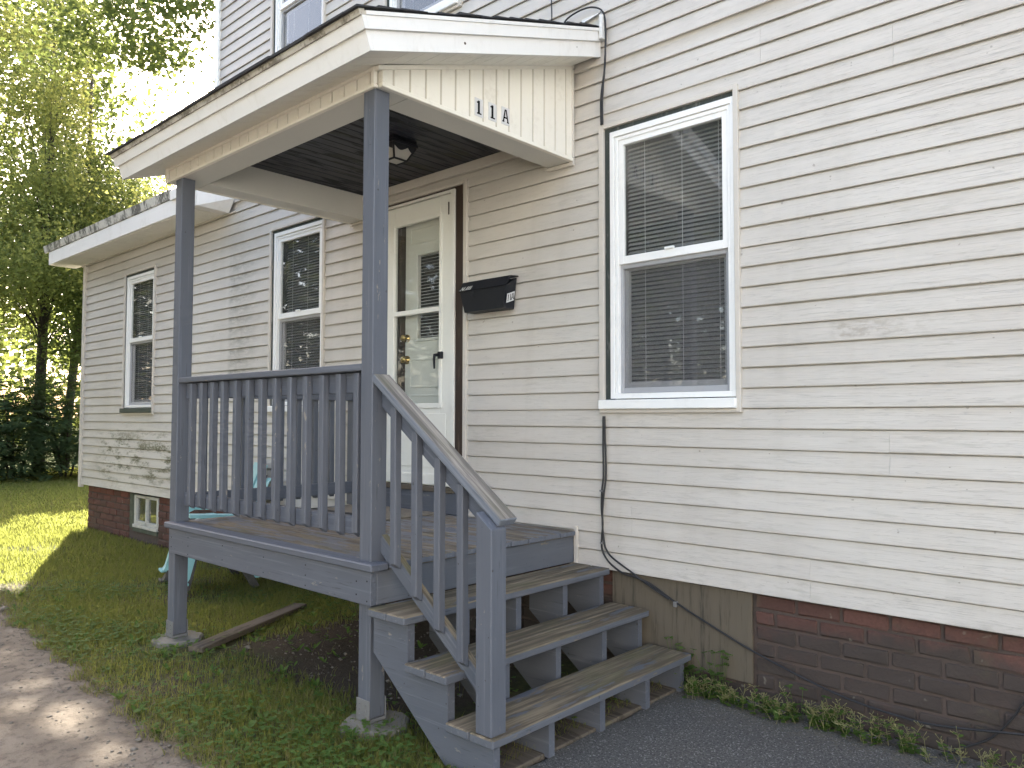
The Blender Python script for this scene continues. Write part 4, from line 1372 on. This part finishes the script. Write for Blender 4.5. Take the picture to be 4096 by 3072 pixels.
def prune(pos):
    """cuts gaps into the crowns so sun falls on chosen lawn and path patches"""
    t = (pos[:, 2] - GZ) / sdv[2]
    g = pos - sdv[None] * t[:, None]
    nn_ = .405 * g[:, 0] + .914 * g[:, 1]
    lit = (g[:, 0] > -9.0) & (g[:, 0] < -3.0) & (nn_ < -2.9) & (nn_ > -3.95)
    hole = np.zeros(len(pos))
    for hx, hy, hr in ((-1.22, -2.31, .13), (-.95, -2.45, .15), (-.69, -2.31, .17), (-.48, -2.36, .17), (-.02, -2.36, .15), (-1.75, -2.42, .14), (.36, -2.24, .06), (-2.3, -2.3, .08), (-.6, -2.6, .10), (-3.1, -2.5, .25), (-1.5, -2.75, .2), (.3, -2.8, .2)):
        hole += np.exp(-(((g[:, 0] - hx) / hr) ** 2 + ((g[:, 1] - hy) / (hr * .62)) ** 2) ** 2) * .93
    return ~(lit & (rng.random(len(pos)) < .97)) & ~(rng.random(len(pos)) < hole)


def tree(name, label, base, r0, top, blobs, ncl, lpc, size, leafmat, bark, star=True, spread=.34, limbs=26, group='trees beyond the lawn', lean=(0, 0)):
    root = empty(name, base, label, 'tree', group)
    base = Vector(base)
    b = MB()
    H = top - base.z
    tr = [base + Vector((lean[0] * f * H + .10 * math.sin(f * 5 + base.x), lean[1] * f * H + .08 * math.cos(f * 4 + base.y), f * H)) for f in np.linspace(0, 1, 9)]
    b.tube(tr, [r0 * (1.25 if i == 0 else 1 - .085 * i) for i in range(9)], 10)
    C = clumps(blobs, ncl)
    for i in rng.choice(ncl, min(limbs, ncl), replace=False):
        e = Vector(C[i])
        k = min(7, max(2, int((e.z - base.z) / H * 8 * .62)))
        s = tr[k]
        m = s.lerp(e, .5) + Vector((0, 0, .12 * (e - s).length))
        rr_ = max(.012, r0 * .20 * (1 - k * .07))
        b.tube(spline([s, s.lerp(m, .5) + Vector((0, 0, .05)), m, e], 3), [rr_ * (1 - .85 * j / 9) for j in range(10)], 5)
    b.build('trunk', bark, root, smooth=True)
    pos = np.repeat(C, lpc, 0)
    off = rng.normal(size=(len(pos), 3)) * spread * np.array([1.15, 1.15, .55])
    pos = pos + off
    pos = pos[prune(pos)]
    n = len(pos)
    nrm = np.stack([rng.normal(0, .55, n), rng.normal(0, .55, n), rng.uniform(.25, 1, n)], 1)
    tv, tf = {2: (MAPLE, MAPLEF), 1: (STAR, STARF), 0: (DIAM, DIAMF)}[int(star)]
    V, F = scatter(tv, tf, pos, rots(nrm, rng.uniform(0, 6.28, n)), size * rng.uniform(.65, 1.2, n))
    npmesh('crown', V, F, leafmat, root)
    return root


tree('maple_tree', 'tall maple with a straight dark trunk at the far left edge of the lawn', (-18.6, 2.78, GZ), .125, 12.5,
     [((-17.6, 2.5, 5.6), (2.5, 2.3, 1.9)), ((-17.4, 2.3, 8.4), (2.0, 2.0, 1.8)), ((-18.8, 1.4, 3.6), (2.2, 2.2, 1.3)), ((-16, 4.6, 13.4), (3.0, 3.0, 1.9)), ((-15.5, 1.9, 3.4), (1.6, 1.3, 1.0))],
     430, 135, .098, M['maplelit'], M['darkbark'], spread=.40)
tree('maple_tree', 'forked maple trunk beside the straight one near the house corner', (-19.4, 3.62, GZ), .125, 9.5,
     [((-18.3, 4.6, 4.2), (2.4, 2.2, 1.7)), ((-17.0, 4.2, 3.0), (1.8, 1.6, .9)), ((-19.4, 4.4, 6.2), (1.7, 1.7, 1.4)), ((-16.6, 3.4, 1.9), (1.3, 1.1, .8))],
     290, 135, .10, M['maple'], M['bark'], spread=.38, lean=(.02, .03))
tree('maple_tree', 'maple leaning over the low wing roof with hanging star shaped leaves', (-11.4, 7.4, GZ), .19, 10.5,
     [((-8.15, 1.3, 6.35), (.75, .75, .42)), ((-10.1, 1.85, 6.35), (.75, .8, .75)), ((-11.3, .95, 6.95), (1.3, 1.2, .8)), ((-9.2, 1.6, 7.2), (1.1, 1.0, .5)), ((-12.2, 4.6, 11.4), (2.6, 2.4, 1.6)), ((-13.4, 5.0, 12.6), (2.6, 2.4, 1.6))],
     230, 110, .092, M['maple'], M['darkbark'], star=2, spread=.27)
tree('maple_tree', 'bushy sunlit maple behind the roof of the low wing', (-15.2, 5.6, GZ), .16, 6.0,
     [((-14.2, 4.4, 4.0), (1.9, 1.7, 1.4)), ((-13.2, 4.0, 2.9), (1.5, 1.4, .9))],
     155, 135, .096, M['maplelit'], M['darkbark'], spread=.34)


tree('maple_tree', 'broad dark maple added behind the shrubs at the far left to shade them', (-25.5, 4.6, GZ), .13, 13,
     [((-25, 4.8, 7), (4.2, 4.0, 4.4)), ((-24, 4.0, 12), (3.4, 3.4, 2.6))], 300, 62, .24, M['maple'], M['darkbark'], star=False, spread=.6)  # crown added to keep sun off the shrubs and far lawn
tree('maple_tree', 'broad dark maple added far behind the lawn on the left to shade it', (-26.5, -.8, GZ), .13, 12,
     [((-26, -.8, 7), (4.2, 3.6, 4.4)), ((-25, .2, 11.5), (3.4, 3.0, 2.4))], 280, 62, .24, M['maple'], M['darkbark'], star=False, spread=.6)  # second crown added to block sun on the far lawn


def sumac(base, r, h, nl, label):
    root = empty('sumac_shrub', base, label, 'shrub', 'shrubs along the far lawn edge')
    b = MB()
    cx_, cy_, cz_ = base
    tips = []
    for _ in range(7):
        a = random.uniform(0, 6.28)
        e = (cx_ + math.cos(a) * r * .6, cy_ + math.sin(a) * r * .6, cz_ + h * random.uniform(.5, .9))
        b.tube(spline([(cx_ + math.cos(a) * .1, cy_ + math.sin(a) * .1, cz_), (cx_ + math.cos(a) * r * .25, cy_ + math.sin(a) * r * .25, cz_ + h * .4), e], 3), [.025, .022, .02, .016, .012, .009, .006], 5)
    b.build('stem', M['darkbark'], root)
    # pinnate leaves: an arching rachis with paired leaflets
    P_, N_, S_, Sp = [], [], [], []
    for _ in range(nl):
        a = random.uniform(0, 6.28)
        rr_ = r * random.random() ** .45
        z = cz_ + h * (.06 + .92 * random.random() ** .8) * math.sqrt(max(.1, 1 - (rr_ / r) ** 2 * .8))
        st = np.array([cx_ + math.cos(a) * rr_ * .8, cy_ + math.sin(a) * rr_ * .8, z])
        aa = a + random.gauss(0, .6)
        d = np.array([math.cos(aa), math.sin(aa), .15])
        sd_ = np.array([-math.sin(aa), math.cos(aa), 0])
        L = random.uniform(.40, .70)
        for k in range(9):
            f = (k + 1) / 9
            c = st + d * L * f + np.array([0, 0, -.34 * L * f * f])
            for q in (-1, 1):
                P_.append(c + sd_ * q * .062)
                dirv = sd_ * q + d * .45 + np.array([0, 0, -.25])
                N_.append(np.array([0, 0, 1.0]) + d * .35 + sd_ * q * .25 + np.random.default_rng(k).normal(0, .1, 3))
                S_.append(.125 * (1 - .35 * abs(f - .45)))
                Sp.append(dirv)
    P_, N_, S_, Sp = map(np.array, (P_, N_, S_, Sp))
    y_ = Sp / np.linalg.norm(Sp, axis=1)[:, None]
    z_ = N_ - y_ * (N_ * y_).sum(1)[:, None]
    z_ /= np.linalg.norm(z_, axis=1)[:, None]
    x_ = np.cross(y_, z_)
    V, F = scatter([(0, -.5, 0), (.19, -.1, -.03), (0, .6, -.05), (-.19, -.1, -.03)], DIAMF, P_, np.stack([x_, y_, z_], 2), S_)
    npmesh('foliage', V, F, M['sumac'], root)


sumac((-16.7, 2.75, GZ), 1.6, 2.75, 720, 'dark sumac shrub right beside the far house corner')
sumac((-16.9, 1.75, GZ), 1.4, 2.5, 620, 'dark sumac shrub nearest the lawn between the corner and the straight trunk')
sumac((-17.9, 1.65, GZ), 1.6, 2.6, 720, 'dark sumac shrub in front of the straight maple trunk')
sumac((-19.4, .2, GZ), 1.7, 2.5, 640, 'dark sumac shrub at the left edge of the picture')
sumac((-16.4, 4.3, GZ), 1.5, 2.7, 420, 'dark sumac shrub partly hidden behind the house corner')

# far wood behind, and unseen trees added to block skylight and darken pane reflections


def wood(name, n, xr_, yr_, zr_, size, mat):
    pos = np.stack([rng.uniform(*xr_, n), rng.uniform(*yr_, n), GZ + rng.random(n) ** .8 * zr_], 1)
    k = np.sin(pos[:, 0] * .9) * np.cos(pos[:, 1] * .8) + np.sin(pos[:, 2] * 1.3 + pos[:, 1])
    pos = pos[(k > -.9) & prune(pos)]
    n = len(pos)
    nrm = np.stack([rng.normal(0, .6, n), rng.normal(0, .6, n), rng.uniform(.2, 1, n)], 1)
    V, F = scatter(DIAM, DIAMF, pos, rots(nrm, rng.uniform(0, 6.28, n)), size * rng.uniform(.6, 1.3, n))
    return npmesh(name, V, F, mat, kind='stuff')


o = wood('far_wood', 26000, (-46, -27), (-9, 26), 8.0, .42, M['farleaf'])
tag(o, 'sunlit green wood far behind the lawn', 'wood')
for x, y, h, lab in ((-3.9, -7.4, 8, 'unseen young tree added beside the dirt path opposite the porch to block light'), (-7.6, -6.9, 9, 'unseen leafy tree added across the path opposite the middle window to block light'),
                     (-11.4, -6.7, 9.5, 'unseen tall tree added across the path opposite the low wing to block light'), (-15.5, -7.0, 9, 'unseen low spreading tree added near the dirt path to block light'),
                     (-20, -7.6, 9, 'unseen tree added further along the dirt path to block light'), (-26, -8, 10, 'unseen tree added at the far end of the dirt path to block light'),
                     (-6, -14, 10, 'unseen tall leafy tree added behind the row along the path for pane reflections')):
    tree('garden_tree', lab, (x, y, GZ), .18, h * .8,
         [((x, y, h * .36), (2.3, 1.6, h * .40)), ((x + .4, y + .2, h * .68), (1.8, 1.5, h * .2))], 150, 46, .28, M['shadeleaf'], M['darkbark'], star=False, spread=.45, limbs=8, group='added light blocking trees across the drive')

# unseen pale house added right of the drive to bounce sunlight onto the siding
nb = empty('neighbour_house', (11.5, -10, GZ), 'unseen pale house added right of the drive to bounce sunlight', 'house')
MB().box(7.6, 15.5, -16, -4.6, GZ - .1, 5.2).build('wall', M['bouncewall'], nb)
b = MB()
b.hexa([(7.2, -16.4, 5.2), (15.9, -16.4, 5.2), (15.9, -4.2, 5.2), (7.2, -4.2, 5.2), (11.5, -16.4, 7.6), (11.6, -16.4, 7.6), (11.6, -4.2, 7.6), (11.5, -4.2, 7.6)])
b.build('roof', M['shingle'], nb)
for y in (-6.4, -9.2, -12.4):
    for z in (.1, 2.9):
        MB().cbox(7.56, 7.6, y - .45, y + .45, z, z + 1.5, .01).build('window', M['room'], nb)

# ------------------------------------------------------------------ grass and weeds


def edge_w(x):
    return path_edge(x) + .05 * np.sin(x * 5.1) * np.sin(x * 2.3 + 1) + .025 * np.sin(x * 17.0 + np.sin(x * 6))


def in_lawn(x, y):
    return (y > edge_w(x) - .055 + .03 * np.sin(x * 29) * np.sin(x * 11)) & (y < .03)


def blades(n, xr_, yr_, h, wd, dens=None):
    x, y = rng.uniform(*xr_, n), rng.uniform(*yr_, n)
    k = in_lawn(x, y) if yr_[1] < 1 else np.ones(n, bool)
    if dens is not None:
        k &= rng.random(n) < dens(x, y)
    x, y = x[k], y[k]
    n = len(x)
    hh = h * rng.uniform(.45, 1.25, n)
    a = rng.uniform(0, 6.28, n)
    ln = rng.uniform(.15, .95, n) * hh
    dx, dy = np.cos(a), np.sin(a)
    wv = wd * rng.uniform(.7, 1.3, n)
    z0 = np.full(n, GZ - .014)
    p = lambda ox, oy, z: np.stack([x + ox, y + oy, z], 1)
    A = p(-dy * wv, dx * wv, z0)
    B = p(dy * wv, -dx * wv, z0)
    Cc = p(dx * ln * .35 - dy * wv * .8, dy * ln * .35 + dx * wv * .8, z0 + hh * .6)
    D = p(dx * ln * .35 + dy * wv * .8, dy * ln * .35 - dx * wv * .8, z0 + hh * .6)
    T = p(dx * ln, dy * ln, z0 + hh * .95)
    V = np.stack([A, B, Cc, D, T], 1).reshape(-1, 3)
    o_ = (np.arange(n) * 5)[:, None]
    F = np.stack([np.array([[0, 1, 3]]) + o_, np.array([[0, 3, 2]]) + o_, np.array([[2, 3, 4]]) + o_], 1).reshape(-1, 3)
    return V, F


def patch(x, y):
    """0..1 patchiness of the lawn"""
    v = np.sin(x * 2.3 + 1.3 * np.sin(y * 2.9)) + np.sin(y * 4.1 + x * 1.7) * .8 + np.sin(x * 7.3 - y * 5.1) * .5
    return np.clip(.62 + .28 * v, .06, 1)


def near_d(x, y):
    d = patch(x, y)
    under = np.clip((y + 1.42) / .22, 0, 1) * np.clip((x + 1.5) / .5, 0, 1) * np.clip((1.3 - x) / .3, 0, 1)
    d = d * (1 - .993 * under)
    d *= np.clip((.0 - y) / .16, .15, 1)
    tr = np.clip((y - edge_w(x) + .10) / .16, .2, 1)
    return d * tr


def join(parts):
    V, F, o_ = [], [], 0
    for v, f in parts:
        V.append(v)
        F.append(f + o_)
        o_ += len(v)
    return np.concatenate(V), np.concatenate(F)


V, F = join([blades(150000, (-4.2, 1.3), (-2.25, .0), .05, .0019, near_d),
             blades(70000, (-9, -4.2), (-2.0, .0), .055, .0030, lambda x, y: patch(x, y) * .9 + .1),
             blades(60000, (-20, -7.4), (-2.0, .02), .07, .0065),
             blades(70000, (-20, -7.4), (.0, 4.2), .07, .0065)])
g = npmesh('grass', V, F, M['grass'], kind='stuff')
tag(g, 'short patchy lawn grass between the house and the dirt path', 'grass')
# dry straw along the path edge
V, F = blades(60000, (-4.2, 1.25), (-2.32, -1.6), .06, .0011, lambda x, y: np.exp(-((y - edge_w(x) - .01) / .10) ** 2) * .40)
V = V.reshape(-1, 5, 3)
V[:, :, 2] = GZ + (V[:, :, 2] - GZ) * .45
V[:, 2:, :2] += (V[:, 4:5, :2] - V[:, 0:1, :2]) * .5
o = npmesh('straw', V.reshape(-1, 3), F, M['straw'], kind='stuff')
tag(o, 'dry straw stems along the edge of the dirt path', 'straw')

# broad leaved weeds in the lawn: clover trefoils, dock and dandelion rosettes
ROUND = [(0, 0, 0)] + [(.5 * math.cos(t) * .9, .5 + .5 * math.sin(t), .06 * abs(math.cos(t))) for t in np.linspace(-math.pi / 2, 1.5 * math.pi, 9)[:-1]]
ROUNDF = [(0, i, i % 8 + 1) for i in range(1, 9)]
LANCE = [(0, 0, 0), (.14, .30, .05), (.17, .6, .06), (.09, .85, .02), (0, 1, -.05), (-.09, .85, .02), (-.17, .6, .06), (-.14, .30, .05), (0, .55, 0)]
LANCEF = [(8, i, (i + 1) % 8) for i in range(8)]


def leaf_frames(pos, azim, tilt):
    """leaf pointing along azim, raised by tilt"""
    y_ = np.stack([np.cos(azim) * np.cos(tilt), np.sin(azim) * np.cos(tilt), np.sin(tilt)], 1)
    x_ = np.stack([-np.sin(azim), np.cos(azim), np.zeros(len(azim))], 1) * -1
    z_ = np.cross(x_, y_)
    return np.stack([x_, y_, z_], 2)


def trefoils(px, py, pz, s):
    n = len(px)
    az = rng.uniform(0, 6.28, n)
    P_ = np.repeat(np.stack([px, py, pz], 1), 3, 0)
    A_ = np.repeat(az, 3) + np.tile([0, 2.1, 4.2], n)
    return scatter(ROUND, ROUNDF, P_, leaf_frames(P_, A_, rng.uniform(-.15, .35, 3 * n)), np.repeat(s, 3))


n = 15000
x, y = rng.uniform(-3.9, 1.25, n), rng.uniform(-2.2, -.1, n)
cl = np.sin(x * 3.1 + 2 * np.sin(y * 2.2)) + np.sin(y * 5 - x * 2.2)
near = np.clip((-1.35 - y) / .35, 0, 1) * .7
k = in_lawn(x, y) & (rng.random(n) < np.clip(.22 + .38 * cl + near, .03, 1)) & (rng.random(n) < near_d(x, y) + .12)
x, y = x[k], y[k]
parts = [trefoils(x, y, GZ + rng.uniform(.005, .05, len(x)), rng.uniform(.007, .020, len(x)))]
# rosettes
n = 150
x, y = rng.uniform(-3.8, 1.2, n), rng.uniform(-2.15, -1.25, n)
k = in_lawn(x, y)
x, y = x[k], y[k]
for i in range(len(x)):
    m_n = random.randint(5, 9)
    P_ = np.tile([[x[i], y[i], GZ + .0]], (m_n, 1))
    az = rng.uniform(0, 6.28, m_n)
    parts.append(scatter(LANCE, LANCEF, P_, leaf_frames(P_, az, rng.uniform(.15, .9, m_n)), rng.uniform(.02, .065, m_n)))
n = 60
x, y = rng.uniform(-1.2, .6, n), rng.uniform(-1.35, -.1, n)
for i in range(n):
    m_n = random.randint(3, 6)
    P_ = np.tile([[x[i], y[i], GZ + random.uniform(0, .05)]], (m_n, 1))
    if x[i] > -.4 and random.random() < .6:
        continue
    parts.append(scatter(LANCE, LANCEF, P_, leaf_frames(P_, rng.uniform(0, 6.28, m_n), rng.uniform(.1, .8, m_n)), rng.uniform(.025, .07, m_n)))
V, F = join(parts)
o = npmesh('lawn_weeds', V, F, M['weed'], kind='stuff')
tag(o, 'low clover and broad leaved weeds spread through the shaded lawn', 'weeds')

# weeds along the foundation: leafy stalks and dry seed heads
lv, st = [], MB()
segs = [(1.40, 2.50, 100, .115, 1.0), (2.5, 3.2, 50, .11, .35)]
for xa, xb, cnt, hmax, green in segs:
    for _ in range(cnt):
        x = random.uniform(xa, xb)
        y = -.02 - abs(random.gauss(0, .05)) + (0 if x > 1.5 else -.02)
        h = hmax * random.uniform(.35, 1.1) * (1.25 if random.random() < .12 else 1)
        if 2.05 < x < 2.5:
            h *= 1.15
        a = random.uniform(-2.8, -.3)
        ln = random.uniform(.1, .75) * h
        p0 = Vector((x, y, GZ))
        p2 = p0 + Vector((math.cos(a) * ln, min(math.sin(a) * ln, 0), h))
        p1 = p0.lerp(p2, .5) + Vector((0, 0, h * .12))
        st.tube([p0, p1, p2], [.0014, .0011, .0007], 4, False)
        if random.random() < green:
            m_n = random.randint(8, 16)
            t = rng.random(m_n) ** 1.3 * .8
            P_ = np.array([list(p0.lerp(p1, min(1, q * 2)) if q < .5 else p1.lerp(p2, q * 2 - 1)) for q in t]) + rng.normal(0, .008, (m_n, 3))
            lv.append(scatter(ROUND, ROUNDF, P_, leaf_frames(P_, rng.uniform(0, 6.28, m_n), rng.uniform(-.2, .6, m_n)), rng.uniform(.012, .026, m_n)))
        for _k in range(random.randint(5, 11)):
            q = random.uniform(.45, 1)
            b0 = p1.lerp(p2, q * 2 - 1) if q > .5 else p0.lerp(p1, q * 2)
            e = b0 + Vector((random.gauss(0, .016), random.gauss(0, .014), random.uniform(.004, .024)))
            st.tube([b0, b0.lerp(e, .6), e], [.0005, .0010, .0019], 3, False)
V, F = join(lv)
o = npmesh('foundation_weeds', V, F, M['weed'], kind='stuff')
tag(o, 'green leaves of the weeds growing along the foot of the brick foundation', 'weeds')
o = st.build('weed_stalks', M['seed'], kind='stuff')
tag(o, 'dry seeding weed stalks along the foot of the brick foundation', 'weeds')
for i, (x, y, h, nn_, lab) in enumerate(((1.44, -.03, .14, 34, 'clover clump by the near end of the lowest step'), (1.56, -.01, .25, 20, 'taller clover clump against the weathered plywood panel'), (1.33, .0, .26, 16, 'small clover clump behind the second step end'), (1.97, -.02, .16, 8, 'single clover sprout in front of the brick foundation'))):
    root = empty('clover_plant', (x, y, GZ), lab, 'plant', 'clover beside the steps')
    sb = MB()
    px, py, pz = x + rng.normal(0, .045, nn_), y - np.abs(rng.normal(0, .02, nn_)), GZ + rng.uniform(.3, 1, nn_) * h
    for j in range(nn_):
        sb.tube([(x + (px[j] - x) * .3, y, GZ), (px[j], py[j], pz[j])], .0009, 4, False)
    sb.build('stem', M['weed'], root)
    V, F = trefoils(px, py, pz, rng.uniform(.016, .027, nn_))
    npmesh('leaves', V, F, M['weed'], root)

# pebbles and crumbs on the path and the bare soil
n = 1500
x = rng.uniform(-4.2, 1.2, n)
y = np.where(rng.random(n) < .6, path_edge(x) - np.abs(rng.normal(0, .22, n)), rng.uniform(-1.3, -.1, n))
x = np.where(y > -1.4, rng.uniform(-1.1, .6, n), x)
pos = np.stack([x, y, np.full(n, GZ + .001)], 1)
n2_ = 70
ex = np.stack([rng.normal(-3.35, .22, n2_), rng.normal(-2.08, .07, n2_), np.full(n2_, GZ + .004)], 1)
pos = np.concatenate([pos, ex])
s = np.concatenate([rng.gamma(2.0, .0022, n) + .0015, rng.gamma(2.5, .007, n2_) + .005])
OCT = [(1, 0, 0), (.3, .9, .1), (-.8, .5, 0), (-.7, -.6, .1), (.4, -.9, 0), (.1, .1, .62), (-.1, 0, -.5)]
OCTF = [(i, (i + 1) % 5, 5) for i in range(5)] + [((i + 1) % 5, i, 6) for i in range(5)]
V, F = scatter(OCT, OCTF, pos, rots(np.stack([rng.normal(0, .15, len(pos)), rng.normal(0, .15, len(pos)), np.ones(len(pos))], 1), rng.uniform(0, 6.28, len(pos))), s)
o = npmesh('pebbles', V, F, M['stone'], kind='stuff')
tag(o, 'small pebbles scattered on the dirt path and bare soil', 'pebbles')
